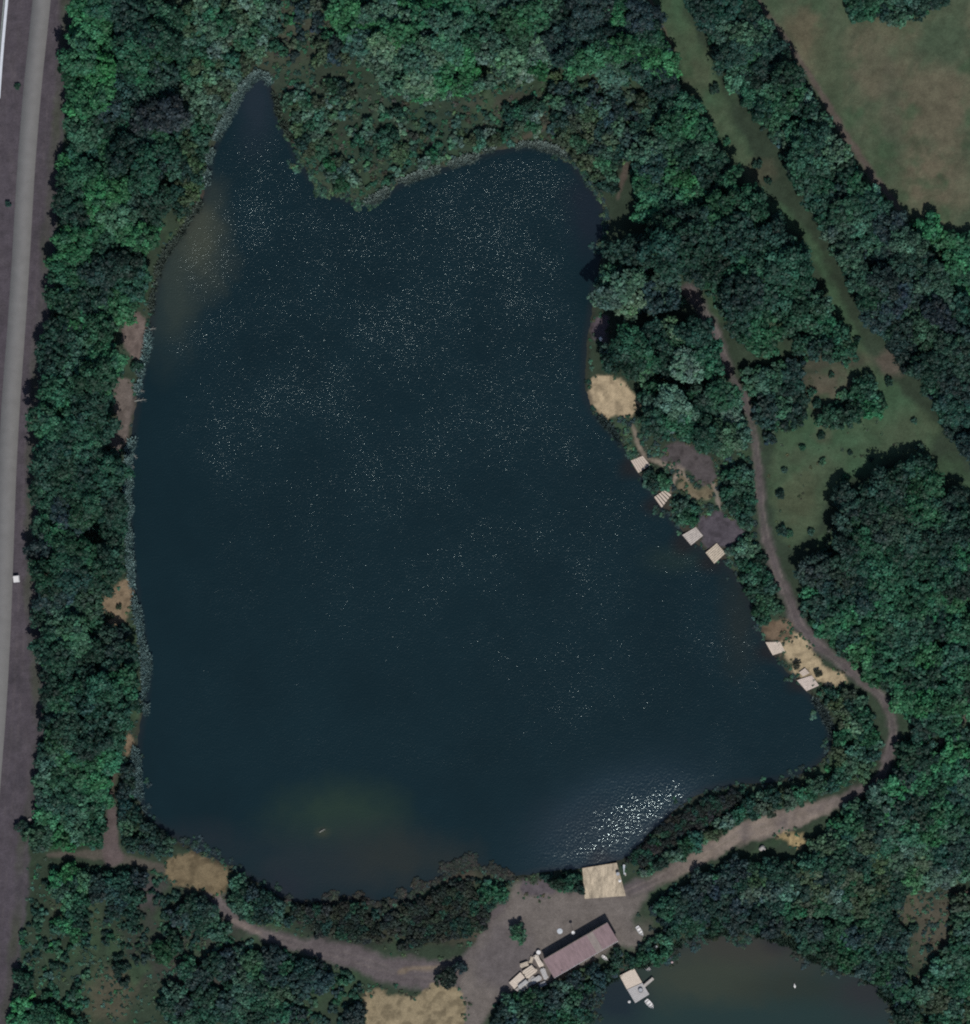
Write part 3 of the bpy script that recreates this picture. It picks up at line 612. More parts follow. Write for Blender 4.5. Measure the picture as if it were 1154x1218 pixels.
 ('b', [(770,1120),(800,1112),(800,1135),(775,1148),(752,1146),(742,1136),(755,1130)], (4.4,7.9), [MD,DK,MN], 'bush on the bank between the building and the pond jetty', .9),
 ('b', [(738,1128),(735,1152),(710,1175),(690,1218),(585,1218),(600,1190),(662,1172),(715,1142)], (6.2,10.6), [DK,MD,BL,MN], 'dark bush behind the long mauve roofed building', 1),
]
open_sd = np.minimum.reduce([sd_water, sd_yard, sd_tr - 2.5, sd_line(X, Y, [(a, b, c + 2) for a, b, c in ROAD]), sd_sw] + [d for d, _ in sand_sd])
open_sd = np.minimum(open_sd, np.minimum(sd_field, sd_verge + 3))
for P, _c in LITTLE[:8]: open_sd = np.minimum(open_sd, sd_line(X, Y, P))
bld = sd_poly(X, Y, [(646,1140),(722,1096),(736,1117),(658,1162)]) - 2
deckpatch = sd_poly(X, Y, [(604,1168),(640,1122),(655,1150),(650,1170),(620,1182)])
open_sd = np.minimum(open_sd, np.minimum(bld, deckpatch))
STRIP = [(785,-20,38),(795,10,40),(836,90,50),(876,170,52),(918,228,46),(962,285,38),(985,335,34),(1012,385,32),(1046,430,40),(1080,478,50),(1108,525,40),(1170,600,36)]
open_sd = np.minimum(open_sd, sd_line(X, Y, STRIP) + n1 * 5)
for cx_, cy_, r_ in [(714,391,17),(788,592,11),(762,552,10),(823,638,11),(851,658,11),(922,771,12),(961,812,12),(718,1047,27),(755,1172,21),(719,1140,12),(771,1152,8),(781,1126,6),(762,1107,10),(742,1120,10),(907,1009,9),(953,1000,12),(752,1128,8)]:
    open_sd = np.minimum(open_sd, np.hypot(X - cx_, Y - cy_) - r_)
KA = np.zeros((6000, 3)); KN = 0
plants = []
glade = fbm(X, Y, 34, 13)
for zi, (kind, poly, (r0, r1), cols, label, dens) in enumerate(Zs):
    P = np.array(poly, float); x0, y0 = P.min(0); x1, y1 = P.max(0)
    tries = int((x1 - x0) * (y1 - y0) / (r0 * r0) * 34)
    cx = rng.uniform(x0, x1, tries); cy = rng.uniform(y0, y1, tries)
    ok = (sd_poly(cx, cy, P) + vn(cx, cy, 14, 2) * 4 < -1) & (fld(glade, cx, cy) > (-.30 if dens > .9 else .62 - dens))
    cx, cy = cx[ok], cy[ok]
    u = rng.uniform(0, 1, len(cx)) ** 1.5
    rr = r0 * .75 + (r1 * 1.12 - r0 * .75) * u; o_ = np.argsort(-rr); rr = rr[o_]; cx = cx[o_]; cy = cy[o_]
    if len(cx) == 0: continue
    ins_ = sd_poly(cx, cy, P) < -rr * (.5 if kind == 't' else .3)
    rr, cx, cy = rr[ins_], cx[ins_], cy[ins_]
    keep = (fld(open_sd, cx, cy) > rr * .55) | ('inside the big field' in label)
    for x, y, r in zip(cx[keep], cy[keep], rr[keep]):
        if KN and (np.hypot(KA[:KN, 0] - x, KA[:KN, 1] - y) < .58 * (KA[:KN, 2] + r)).any(): continue
        KA[KN] = (x, y, r); KN += 1
        c = cols[rng.integers(len(cols))]
        plants.append([kind, x, y, r, c, label, zi])
# lone plants with a name of their own
for kind, x, y, r, c, label in [
 ('b', 616, 1108, 10, MN, 'lone round bush standing in the gravel yard west of the building'),
 ('b', 531, 1163, 11, (.02,.036,.03), 'lone dark bush in the middle of the track junction'),
 ('b', 547, 1150, 7, BL, 'small blue green bush touching the track junction'),
 ('b', 930, 632, 6, DK, 'small dark bush on the meadow edge beside the east track'),
 ('b', 928, 590, 4, DK, 'tiny bush on the meadow close to the east track'),
 ('b', 1002, 470, 6, MN, 'lone small bush north of the bush line in the meadow'),
 ('b', 972, 480, 5, DK, 'tiny dark bush at the west end of the meadow'),
 ('b', 901, 196, 5, DK, 'tiny dark bush on the dry spot of the meadow strip'),
 ('b', 914, 216, 4, DK, 'tiniest dark bush on the narrow meadow strip'),
 ('b', 21, 103, 3.4, DK, 'tiny dark shrub on the verge by the pale parapet'),
 ('b', 10, 243, 3.2, DK, 'tiny dark shrub on the verge at the left edge'),
 ('b', 132, 708, 3.2, OL, 'small dark tuft on the tan beach, the upper one'),
 ('b', 142, 722, 3.0, OL, 'small dark tuft in the middle of the tan beach'),
 ('b', 132, 733, 3.6, OL, 'small dark tuft on the tan beach, the lower one'),
 ('b', 147, 752, 8, DK, 'round dark bush at the lower end of the tan beach'),
 ('b', 163, 436, 6, DK, 'dark bush at the lower tip of the pinkish beach'),
 ('b', 948, 790, 4.5, (.03,.04,.025), 'dark low bush in the sandy clearing beside the small board'),
 ('b', 973, 801, 4, (.03,.04,.025), 'dark low bush just behind the lower light deck'),
 ('b', 645, 127, 6, DK, 'dark bush alone on the brown marsh north of the lake'),
 ('b', 1087, 1104, 5, DK, 'dark bush on the brown open ground beyond the pond'),
 ('b', 1105, 1128, 4, DK, 'small dark bush low on the brown open ground beyond the pond'),
 ('b', 28, 985, 8, DK, 'dark bush at the verge by the end of the crossing path'),
]: plants.append([kind, x, y, r, c, label, -1])

trees = sorted([p for p in plants if p[0] == 't'], key=lambda p: -p[3]); bushes = sorted([p for p in plants if p[0] == 'b' and p[6] >= 0], key=lambda p: -p[3])
lone = [p for p in plants if p[6] < 0]
pts_ = []
for _ in range(4000):
    x, y = rng.uniform(770, 1120), rng.uniform(10, 640)
    r = rng.uniform(2.6, 5.5)
    if fld(sd_mead, x, y) < -2 and fld(sd_tr, x, y) > r + 2 and all(math.hypot(x - a, y - b) > 25 for a, b in pts_) and vn(x, y, 40, 6) > -.35 and len(pts_) < 18 and (np.hypot(KA[:KN, 0] - x, KA[:KN, 1] - y) > KA[:KN, 2] + r).all():
        pts_.append((x, y)); lab = 'small round bush scattered in the open clearing east of the track' if y > 420 else 'small round bush scattered along the diagonal grass strip'
        lone.append(['b', x, y, r, (DK, MN, MD)[rng.integers(3)], lab, 999])
# trees within the frame first
inf = lambda p: -12 < p[1] < 1166 and -12 < p[2] < 1230
trees = [p for p in trees if inf(p)]; bushes = [p for p in bushes if inf(p)]
NT, NB = 290, 290 - len(lone)
rest = trees[NT:] + bushes[NB:]
trees, bushes = trees[:NT], bushes[:NB]
print('PLANTS', len(trees), len(bushes), 'rest', len(rest))
def jitcol(c):
    k = rng.uniform(.72, 1.3); h = rng.normal(0, .07, 3); return tuple(float(max(.004, v * k * (1 + hh))) for v, hh in zip(c, h))
tree_proto = {}
def put_tree(p):
    _, x, y, r, c, label, zi = p
    willow = 'willow' in label or 'pale topped' in label
    R = r * S; H = R * rng.uniform(1.0, 1.5) + 1.4 + 5.0 * float(np.clip(.5 + 1.1 * vn(x, y, 34, 9) + rng.normal(0, .2), 0, 1))
    if 'large dark' in label: H += .8
    if 'east wood' in label: H = min(H, 6.6) + .1 * R
    zb = zat(x, y); wxp, wyp = W(x, y)
    root = bpy.data.objects.new('willow_tree' if 'willow' in label else 'broadleaf_tree', None); COL.objects.link(root); root.location = (wxp, wyp, zb)
    root.rotation_euler = (0, 0, float(rng.uniform(0, 6.28))); root.empty_display_size = 1
    tag(root, label, 'tree', label.replace(' tree', ' trees', 1).replace(' willow', ' willows', 1) if 'willow in' in label or ' tree' in label else label)
    cm = (WILL_M if willow else TREE_M)[rng.integers(4 if willow else 10)]
    cr = link('crown', cm, root, (0, 0, H - R * .62 * 1.02)); cr.scale = (R * 1.22, R * 1.22, R * rng.uniform(.9, 1.15)); cr.color = (*jitcol(c), 1)
    tk = link('trunk', TRUNK[rng.integers(4)], root); tk.scale = (max(R, 2.5) * 1.3, max(R, 2.5) * 1.3, H * .78)
def put_bush(p):
    _, x, y, r, c, label, zi = p
    R = r * S; zb = zat(x, y); wxp, wyp = W(x, y)
    root = bpy.data.objects.new('tuft' if 'tuft' in label else ('shrub' if 'shrub' in label else 'bush'), None); COL.objects.link(root); root.location = (wxp, wyp, zb)
    root.rotation_euler = (0, 0, float(rng.uniform(0, 6.28)))
    tag(root, label, 'bush', (label.replace(' bush', ' bushes', 1).replace(' shrub', ' shrubs', 1)) if zi >= 0 else None)
    cr = link('foliage', BUSH_M[rng.integers(6)], root, (0, 0, R * .55)); cr.scale = (R * 1.15, R * 1.15, R * rng.uniform(.8, 1.2) * (.6 if 'swampy' in label else 1)); cr.color = (*jitcol(c), 1)
    st = link('stem', STEM[rng.integers(3)], root); st.scale = (R, R, R)
for p in trees: put_tree(p)
for p in bushes + lone: put_bush(p)

def merge(name, items, variants, label, cat):
    Vs, Fs, Ts, Cs = [], [], [], []; n = 0
    for (x, y, z, sx, sz, rz, col) in items:
        v, f, t, c = variants[rng.integers(len(variants))]
        ca, sa = math.cos(rz), math.sin(rz)
        vv = np.stack([(v[:, 0] * ca - v[:, 1] * sa) * sx + x, (v[:, 0] * sa + v[:, 1] * ca) * sx + y, v[:, 2] * sz + z], 1)
        Vs.append(vv); Fs.append(f + n); Ts.append(t); Cs.append(c * np.array(col)); n += len(v)
    me = mesh_mixed(name, np.concatenate(Vs), np.concatenate(Fs), np.concatenate(Ts), np.concatenate(Cs), M_L)
    o = link(name, me); tag(o, label, cat, kind='stuff'); return o
it = []
for p in rest:
    R = p[3] * S; w = W(p[1], p[2]); tall = p[0] == 't'
    it.append((w[0], w[1], zat(p[1], p[2]) + ((R * .9 + 1.2 + 3 * float(np.clip(.5 + vn(p[1], p[2], 34, 9), 0, 1))) if tall else R * .55), R, R * 1.0, rng.uniform(0, 6.28), jitcol(p[4])))
if it: merge('woodland', it, LITE_V, 'mass of smaller trees and bushes filling the woods around the lake', 'woodland')
# undergrowth under and between the trees
it = []
for zi, (kind, poly, rr_, cols, label, dens) in enumerate(Zs):
    P = np.array(poly, float); x0, y0 = P.min(0) - 4; x1, y1 = P.max(0) + 4
    n = int((x1 - x0) * (y1 - y0) / 42 * (dens ** 1.5))
    cx = rng.uniform(x0, x1, n); cy = rng.uniform(y0, y1, n)
    ok = (sd_poly(cx, cy, P) < 2) & (fld(open_sd, cx, cy) > 2.5)
    for x, y in zip(cx[ok], cy[ok]):
        R = rng.uniform(.6, 1.5); w = W(x, y); c = cols[rng.integers(len(cols))]
        if dens > .9 and fld(glade, x, y) < -.26: c = (MD, OL, MN)[rng.integers(3)]; R *= .8
        it.append((w[0], w[1], zat(x, y) + R * .3, R, R * rng.uniform(.6, 1.2), rng.uniform(0, 6.28), jitcol(c)))
merge('undergrowth', it, SCRUB_V, 'low leafy undergrowth beneath and between the trees', 'undergrowth')
print('UNDER', len(it))
# rough herbs on marsh and meadow
it = []
def scat(n, x0, x1, y0, y1, rmin, rmax, cols, cond):
    cx = rng.uniform(x0, x1, n); cy = rng.uniform(y0, y1, n)
    ok = cond(cx, cy) & (fld(open_sd, cx, cy) > 1)
    for x, y in zip(cx[ok], cy[ok]):
        R = rng.uniform(rmin, rmax); w = W(x, y); c = cols[rng.integers(len(cols))]
        it.append((w[0], w[1], zat(x, y) + R * .1, R, R * .5, rng.uniform(0, 6.28), jitcol(c)))
scat(2600, 200, 720, 0, 240, .25, .9, [OL, MD, DK, MD, (.055,.062,.045)], lambda x, y: fld(sd_water, x, y) > 3)
scat(500, 780, 1130, 0, 660, .2, .5, [OL, (.07,.09,.05)], lambda x, y: fld(sd_mead, x, y) < 6)
scat(700, 20, 620, 1020, 1218, .25, .8, [OL, MD, MN], lambda x, y: fld(sd_water, x, y) > 3)
scat(500, 880, 1154, 1030, 1218, .25, .7, [OL, MN, (.07,.065,.045)], lambda x, y: fld(sd_water, x, y) > 3)
scat(300, 240, 460, 60, 250, .25, .7, [DK, OL], lambda x, y: np.abs(fld(sd_water, x, y) - 5) < 4)
scat(1500, 735, 905, 495, 675, .25, .9, [DK, MN, OL, BL], lambda x, y: fld(sd_mead, x, y) > 0)
scat(22000, 140, 1010, 60, 1110, .2, .7, [DK, OL, BL, MN], lambda x, y: (fld(sd_water, x, y) < 8 + 5 * vn(x, y, 20, 5)) & (fld(sd_water, x, y) > .6))
scat(1600, 20, 430, 1020, 1218, .2, .6, [DK, OL, MN], lambda x, y: vn(x, y, 20, 6) > -.2)
scat(1200, 730, 1154, 1030, 1218, .25, .8, [DK, OL, BL], lambda x, y: fld(sd_water, x, y) > 0)
def wet(n, x0, x1, y0, y1, cols):
    cx = rng.uniform(x0, x1, n); cy = rng.uniform(y0, y1, n); sd = fld(sd_water, cx, cy); ns = vn(cx, cy, 16, 9) + .5 * vn(cx, cy, 6, 4)
    ok = (sd < 2) & (sd > -15 * np.clip(ns + .25, 0, 1))
    for x, y in zip(cx[ok], cy[ok]):
        R = rng.uniform(.3, .9); w = W(x, y); it.append((w[0], w[1], R * .15, R, R * .4, rng.uniform(0, 6.28), jitcol(cols[rng.integers(len(cols))])))
wet(9000, 340, 610, 1010, 1100, [(.020,.034,.028),(.03,.04,.032),(.035,.036,.03)])
wet(5000, 690, 1090, 1095, 1230, [DK, BL, (.03,.045,.03)])
wet(3500, 330, 470, 100, 250, [DK, OL, MN]); wet(2500, 660, 730, 170, 300, [DK, OL, BL]); wet(2500, 700, 1000, 480, 960, [DK, BL, MN]); wet(1500, 160, 350, 900, 1080, [DK, BL])
for (d_, nm_) in sand_sd:
    jj = np.argwhere((np.abs(d_ - 1) < 4) & dry)
    for (a_, b_) in jj[rng.random(len(jj)) < .10]:
        x, y = ax[b_], ay[a_]; R = rng.uniform(.2, .55); w = W(x, y); it.append((w[0] + rng.uniform(-.3, .3), w[1] + rng.uniform(-.3, .3), zat(x, y) + R * .1, R, R * .5, rng.uniform(0, 6.28), jitcol((OL, MD, (.07, .075, .045))[rng.integers(3)])))
merge('ground_herbs', it, SCRUB_V, 'scattered low herbs and weeds on the open ground', 'herbs')

# ------------------------------------------------------------------ reeds
def reeds(pts, inner, outer, n, col, label, hmax=1.5):
    P = np.array(pts, float); t = np.concatenate([[0], np.cumsum(np.hypot(*np.diff(P, axis=0).T))])
    u = rng.uniform(0, t[-1], n); bx = np.interp(u, t, P[:, 0]) + rng.uniform(-outer - 4, outer + 4, n); by = np.interp(u, t, P[:, 1]) + rng.uniform(-outer - 4, outer + 4, n)
    sd = fld(sd_water, bx, by)
    ok = (sd < inner) & (sd > -outer) & (vn(bx, by, 11, 3) + .5 * vn(bx, by, 4, 5) > -.3 - .4 * rng.random(n)) & (sd > -outer * (.55 + .45 * vn(bx, by, 16, 7))) & (vn(bx, by, 26, 11) > -.45)
    bx, by = bx[ok], by[ok]; m = len(bx)
    zb = np.maximum(fld(Z, bx, by), -.1)
    h = rng.uniform(.5, 1, m) * hmax; w = rng.uniform(.06, .14, m); a = rng.uniform(0, 6.28, m); l = rng.uniform(.35, 1.0, m) * h; b = rng.uniform(0, 6.28, m)
    X0, Y0 = (bx - CXP) * S, (CYP - by) * S
    dx, dy = np.cos(a) * w, np.sin(a) * w; ex, ey = np.cos(b) * l, np.sin(b) * l
    v = np.stack([np.stack([X0 - dx, Y0 - dy, zb - .2], 1), np.stack([X0 + dx, Y0 + dy, zb - .2], 1),
                  np.stack([X0 + dx + ex, Y0 + dy + ey, zb + h], 1), np.stack([X0 - dx + ex, Y0 - dy + ey, zb + h], 1)], 1).reshape(-1, 3)
    c = np.repeat(np.array(col)[None] * rng.uniform(.7, 1.35, m)[:, None], 4, 0)
    me = mesh_np('reeds', v, np.arange(m * 4).reshape(-1, 4), c, M_L)
    tag(link('reeds', me), label, 'reeds', kind='stuff')
PALE = (.21, .33, .33)
LK = sm(LAKE, 1)
def seg(i0, i1): return [LK[i % len(LK)] for i in range(i0, i1)]
def near(x, y): return int(np.argmin([math.hypot(a - x, b - y) for a, b in LK]))
def shore(a, b):
    i, j = near(*a), near(*b)
    if j < i: j += len(LK)
    return seg(i, j + 1)
reeds(shore((318,88),(245,205)), 2.5, 6.5, 34000, (.20,.30,.29), 'pale reed fringe on the west side of the lake notch')
reeds(shore((243,235),(180,375)), 1.5, 4, 8000, (.11,.15,.13), 'thin reed fringe along the shallow brown bay')
reeds(shore((176,400),(160,475)), 1.5, 5, 5000, PALE, 'broken reed fringe beside the two bare beaches')
reeds(shore((153,540),(155,690)), 1.5, 6.5, 34000, PALE, 'pale reed fringe on the middle of the west bank')
reeds(shore((160,710),(165,955)), 2, 6.5, 46000, (.18,.285,.29), 'pale reed fringe on the lower west bank')
reeds(shore((670,178),(447,236)), 2, 6, 46000, (.21,.28,.26), 'pale arc of reeds along the north shore')
def reed_line(pts, **k): return [tuple(p) for p in pts]
reeds([(712,1172),(735,1158),(795,1142),(802,1126),(830,1112),(880,1108),(935,1116),(960,1140),(1015,1152),(1062,1190),(1075,1225)], 4, 5, 30000, (.05,.095,.07), 'dark green reeds fringing the murky pond')
reeds(shore((990,880),(975,835)), 2, 3, 5000, (.09,.13,.13), 'thin reed edge at the east corner of the lake')
reeds(shore((735,520),(700,488)), 2, 4, 5000, (.07,.11,.11), 'dull reeds just below the round sand clearing')
reeds(shore((345,165),(325,110)), 2, 3, 4000, (.07,.10,.08), 'dull reeds on the east side of the lake notch')

# ------------------------------------------------------------------ fallen branches
def branch(x, y, dx, dy, label):
    z = .25; x0, y0 = W(x, y); root = bpy.data.objects.new('fallen_branch', None); COL.objects.link(root); root.location = (x0, y0, z); tag(root, label, 'branch', 'bare branches lying at the water edge')
    L3 = [(0, 0, 0), (dx * S * .5, -dy * S * .5, .15), (dx * S, -dy * S, .05)]
    MB().tube(L3, [.16, .12, .05], 7).build('limb', M_TW, root)
    for k in range(4):
        f = .25 + .17 * k; p = (dx * S * f, -dy * S * f, .1); s = 1 if k % 2 else -1
        MB().tube([p, (p[0] + dx * S * .22 - s * dy * S * .18, p[1] - dy * S * .22 - s * dx * S * .18, .35)], [.06, .02], 5).build('twig', M_TW, root)
M_TW = mat_simple('bleached_wood', (.27, .28, .26), .85, .2, 3)
branch(172, 393, 14, -3, 'pale bare branch reaching into the water from the pinkish upper beach')
branch(160, 466, 12, -1, 'pale bare branch reaching out, the upper of two below the upper beach')
branch(160, 477, 14, -2, 'pale bare branch at the top corner of the long bare beach')
branch(152, 537, 12, 8, 'pale bare branch at the lower tip of the long bare beach')
branch(152, 552, 8, 4, 'short pale branch in the reeds below the long bare beach')
branch(340, 128, 8, 14, 'pale bare branch on the east side of the lake notch')
branch(380, 990, 7, -4, 'pale branch breaking the surface over the green shallows')
branch(60, 590, 16, -3, 'grey branch lying at the verge beside the curled white sheet')

# ------------------------------------------------------------------ timber decks
def lerp(a, b, t): return (a[0] + (b[0] - a[0]) * t, a[1] + (b[1] - a[1]) * t)
def deck(name, quad, label, cat, mat, nb=8, top=.75, across=False, gap=.12, group=None, rail=False):
    """quad = corners (a b c d); planks run a->b, laid side by side from a to d"""
    qd = [W(*p) for p in quad]; cx = sum(p[0] for p in qd) / 4; cy = sum(p[1] for p in qd) / 4
    qd = [(p[0] - cx, p[1] - cy) for p in qd]
    if across: qd = qd[1:] + qd[:1]
    a, b, c, d = qd
    root = bpy.data.objects.new(name, None); COL.objects.link(root); root.location = (cx, cy, 0); tag(root, label, cat, group)
    mb = MB(); g = gap / nb
    for k in range(nb):
        t0, t1 = k / nb + g / 2, (k + 1) / nb - g / 2; j = rng.uniform(-.006, .006)
        mb.prism([lerp(a, d, t0), lerp(b, c, t0), lerp(b, c, t1), lerp(a, d, t1)], top - .06 + j, top + j)
    mb.build('planking', mat, root)
    fr = MB()
    ins = [(p[0] * .97, p[1] * .97) for p in qd]
    for k in range(4):
        p, q_ = ins[k], ins[(k + 1) % 4]; L = math.hypot(q_[0] - p[0], q_[1] - p[1])
        fr.box(((p[0] + q_[0]) / 2, (p[1] + q_[1]) / 2, top - .16), (L - .06, .06, .19), rz=math.atan2(q_[1] - p[1], q_[0] - p[0]))
    fr.build('frame', M_DARKW, root)
    for p in [(v[0] * .9, v[1] * .9) for v in qd]:
        MB().tube([(p[0], p[1], -2.2), (p[0], p[1], top - .08)], .09, 8).build('post', M_DARKW, root)
    return root
deck('fishing_platform', [(750.3,548),(764.6,542),(773.3,553),(759.3,562.7)], 'pale timber fishing deck with worn corner, topmost of the east bank decks', 'fishing platform', M_WOOD, 6, .8, across=True)
deck('fishing_platform', [(777.8,591.5),(791,582.4),(799,588.2),(786.8,604.2)], 'striped timber fishing deck with wide gaps between its boards', 'fishing platform', M_WOOD, 5, .8, across=True, gap=.28)
deck('fishing_platform', [(811.5,636.3),(827.7,626.8),(836.3,637.3),(822,648.7)], 'greyish fishing deck, the upper left of the twin square decks', 'fishing platform', mat_simple('silver_timber', (.52,.47,.43), .8, .3, 1.4), 7, .8, gap=.16)
deck('fishing_platform', [(839.2,657.3),(852.5,645.9),(863,658.2),(849.7,670.6)], 'sandy grey fishing deck, the lower right of the twin square decks', 'fishing platform', mat_simple('sandy_timber', (.55,.47,.37), .8, .3, 1.4), 7, .8, gap=.16)
deck('fishing_platform', [(910.4,763.8),(928,763.3),(933.8,774.7),(919.2,779.4)], 'clean pale fishing deck at the upper end of the sandy clearing', 'fishing platform', mat_simple('cream_timber', (.62,.53,.44), .75, .2, 1.4), 8, .8, across=True, gap=.1)
deck('fishing_platform', [(947.8,809),(965.5,803.3),(974.3,815.3),(959.3,822)], 'clean pale fishing deck at the lower end of the sandy clearing', 'fishing platform', mat_simple('rosy_timber', (.60,.51,.45), .75, .2, 1.4), 8, .8, gap=.1)
deck('board_table', [(950.5,799.5),(957.5,794.5),(963,800.5),(955,804.5)], 'small pale timber table between the lower deck and the dark bush', 'table', M_WOOD, 5, 1.0)
deck('jetty', [(692.6,1032.5),(733.7,1026),(744.5,1065.5),(695.6,1069)], 'large square worn tan timber jetty on the south bank of the lake', 'jetty', M_WOODT, 26, .85, gap=.08)
pj = deck('jetty', [(737,1160.4),(754.2,1151.6),(763.8,1168.5),(745.6,1176.6)], 'cream timber landing stage on the pond behind the building', 'jetty', mat_simple('cream_boards', (.66,.57,.48), .75, .1, 1.5), 12, .8, gap=.06)
deck('jetty', [(746,1177),(764.2,1169),(772.4,1182.6),(755.7,1193)], 'grey timber landing stage on the pond with a dark tub on it', 'jetty', mat_simple('ash_boards', (.47,.46,.46), .75, .12, 1.5), 9, .76, gap=.1)
# gangway
gq = [W(766, 1173), W(777, 1163.5)]
gw = bpy.data.objects.new('gangway', None); COL.objects.link(gw); gw.location = ((gq[0][0] + gq[1][0]) / 2, (gq[0][1] + gq[1][1]) / 2, .8)
tag(gw, 'short narrow grey gangway sticking out from the side of the pond landing stage', 'gangway')
ang = math.atan2(gq[1][1] - gq[0][1], gq[1][0] - gq[0][0]); gl = math.hypot(gq[1][0] - gq[0][0], gq[1][1] - gq[0][1])
mb = MB()
for k in range(10): mb.box((-gl / 2 + gl * (k + .5) / 10, 0, 0), (gl / 10 - .03, .85, .05))
mb.build('planking', M_WOODG, gw, rz=ang)
MB().box((0, .4, -.08), (gl, .06, .1)).box((0, -.4, -.08), (gl, .06, .1)).build('frame', M_DARKW, gw, rz=ang)

# ------------------------------------------------------------------ boats, swan, small things
def boat(x, y, L, B, ang, label, z=0.0, mat=M_WHITE):
    w = W(x, y); root = bpy.data.objects.new('rowing_boat', None); COL.objects.link(root); root.location = (w[0], w[1], z); root.rotation_euler = (0, 0, ang); tag(root, label, 'boat')
    n = 12; Vv = []; F = []
    for i in range(n + 1):
        t = i / n; x_ = -L / 2 + L * t; b = B / 2 * (1 - max(0, (t - .45) / .55) ** 2.2) * (.86 + .14 * min(1, t / .3)); b = max(b, .03); sh = .42 + .14 * t * t
        Vv += [(x_, -b, sh), (x_, -b * .8, .08), (x_, 0, -.08 + .1 * t ** 3), (x_, b * .8, .08), (x_, b, sh), (x_, b * .86, sh - .01), (x_, b * .66, .14), (x_, -b * .66, .14), (x_, -b * .86, sh - .01)]
    for i in range(n):
        for j in range(9):
            j2 = (j + 1) % 9; F.append([i * 9 + j, i * 9 + j2, (i + 1) * 9 + j2, (i + 1) * 9 + j])
    F.append(list(range(9))); F.append([n * 9 + j for j in range(9)][::-1])
    me = bpy.data.meshes.new('hull'); me.from_pydata(Vv, [], F); me.materials.append(mat); me.update(); link('hull', me, root)
    for k, xx in enumerate((-.3, .02, .28)): MB().box((xx * L, 0, .32), (.24, B * .8 * (1 if k < 2 else .86), .04)).build('seat', M_WOODG, root)
    return root
boat(773.0, 1194.5, 3.3, 1.5, -math.radians(47), 'white boat moored off the outer corner of the pond landing stage')
boat(761.3, 1107.5, 3.4, 1.25, math.radians(-57), 'white boat lying on the bank just east of the building', zat(761, 1107) + .1)
boat(719.8, 1139.5, 2.3, .95, math.radians(-38), 'small white boat lying against the back of the building', zat(720, 1139) + 1.3 * 0 + .1)
boat(770.5, 1152, 2.3, 1.3, math.radians(-35), 'dull grey boat half hidden on the bank north of the pond landing stage', .12, M_GREYM)
def lathe_thing(name, x, y, z, parts, label, cat):
    w = W(x, y); root = bpy.data.objects.new(name, None); COL.objects.link(root); root.location = (w[0], w[1], z); tag(root, label, cat)
    for pn, prof, m in parts: MB().lathe(prof).build(pn, m, root)
    return root
lathe_thing('buoy', 748.6, 1191.5, 0, [('float', [(.05,-.2),(.38,-.1),(.46,.15),(.36,.4),(.08,.5)], M_WHITE), ('ring', [(.05,.5),(.09,.52),(.09,.62),(.04,.64)], M_DARK)], 'small white float beside the outer corner of the pond landing stage', 'buoy')
lathe_thing('bucket', 780.8, 1125.5, zat(781, 1125) + .7, [('pail', [(.2,-.7),(.26,0),(.28,.05),(.24,.06)], M_WHITE), ('lid', [(.29,.06),(.29,.1),(.05,.12)], M_GREYM)], 'small grey bucket in the bushes east of the building', 'bucket')
lathe_thing('buoy', 799.5, 1144.5, .02, [('float', [(.05,-.2),(.3,-.1),(.36,.12),(.28,.32),(.06,.4)], mat_simple('pink_plastic', (.6,.45,.47), .6, .1, 3)), ('ring', [(.04,.4),(.07,.42),(.07,.5),(.03,.52)], M_DARK)], 'small pinkish float at the pond edge right of the landing stage', 'buoy')
lathe_thing('tub', 762, 1177.5, .77, [('barrel', [(.62,0),(.7,.15),(.72,.5),(.66,.52),(.6,.3),(.1,.28)], M_DARK), ('hoop', [(.705,.32),(.73,.32),(.73,.38),(.705,.38)], M_GREYM)], 'dark round tub on the grey pond landing stage', 'tub')
lathe_thing('litter_bin', 734.8, 1039, .86, [('bin_body', [(.42,0),(.48,.9),(.5,.95),(.44,.95),(.4,.5),(.1,.45)], M_DARK), ('rim', [(.5,.9),(.53,.9),(.53,.97),(.5,.97)], M_GREYM)], 'black round bin near the right corner of the large square jetty', 'bin')
lathe_thing('parasol_base', 737.3, 1047.5, .86, [('foot', [(.42,0),(.42,.08),(.12,.14)], M_WHITE), ('pole', [(.05,.1),(.05,.9)], M_WHITE)], 'pale round foot with a short pole just below the black bin', 'parasol base')
# leaning pale boards by jetty
w = W(742.5, 1034); r_ = bpy.data.objects.new('board_stack', None); COL.objects.link(r_); r_.location = (w[0], w[1], .6); tag(r_, 'pale grey board frame leaning along the right edge of the large square jetty', 'boards')
MB().box((0, 0, .35), (.55, 2.9, .08), rz=.08, ry=.35).build('panel', M_CONC, r_); MB().box((.32, -.3, .2), (.3, 3.2, .06), rz=.05).build('board', M_WOODG, r_); MB().box((0, -.9, .1), (.1, .1, .9)).build('post', M_WOODG, r_)

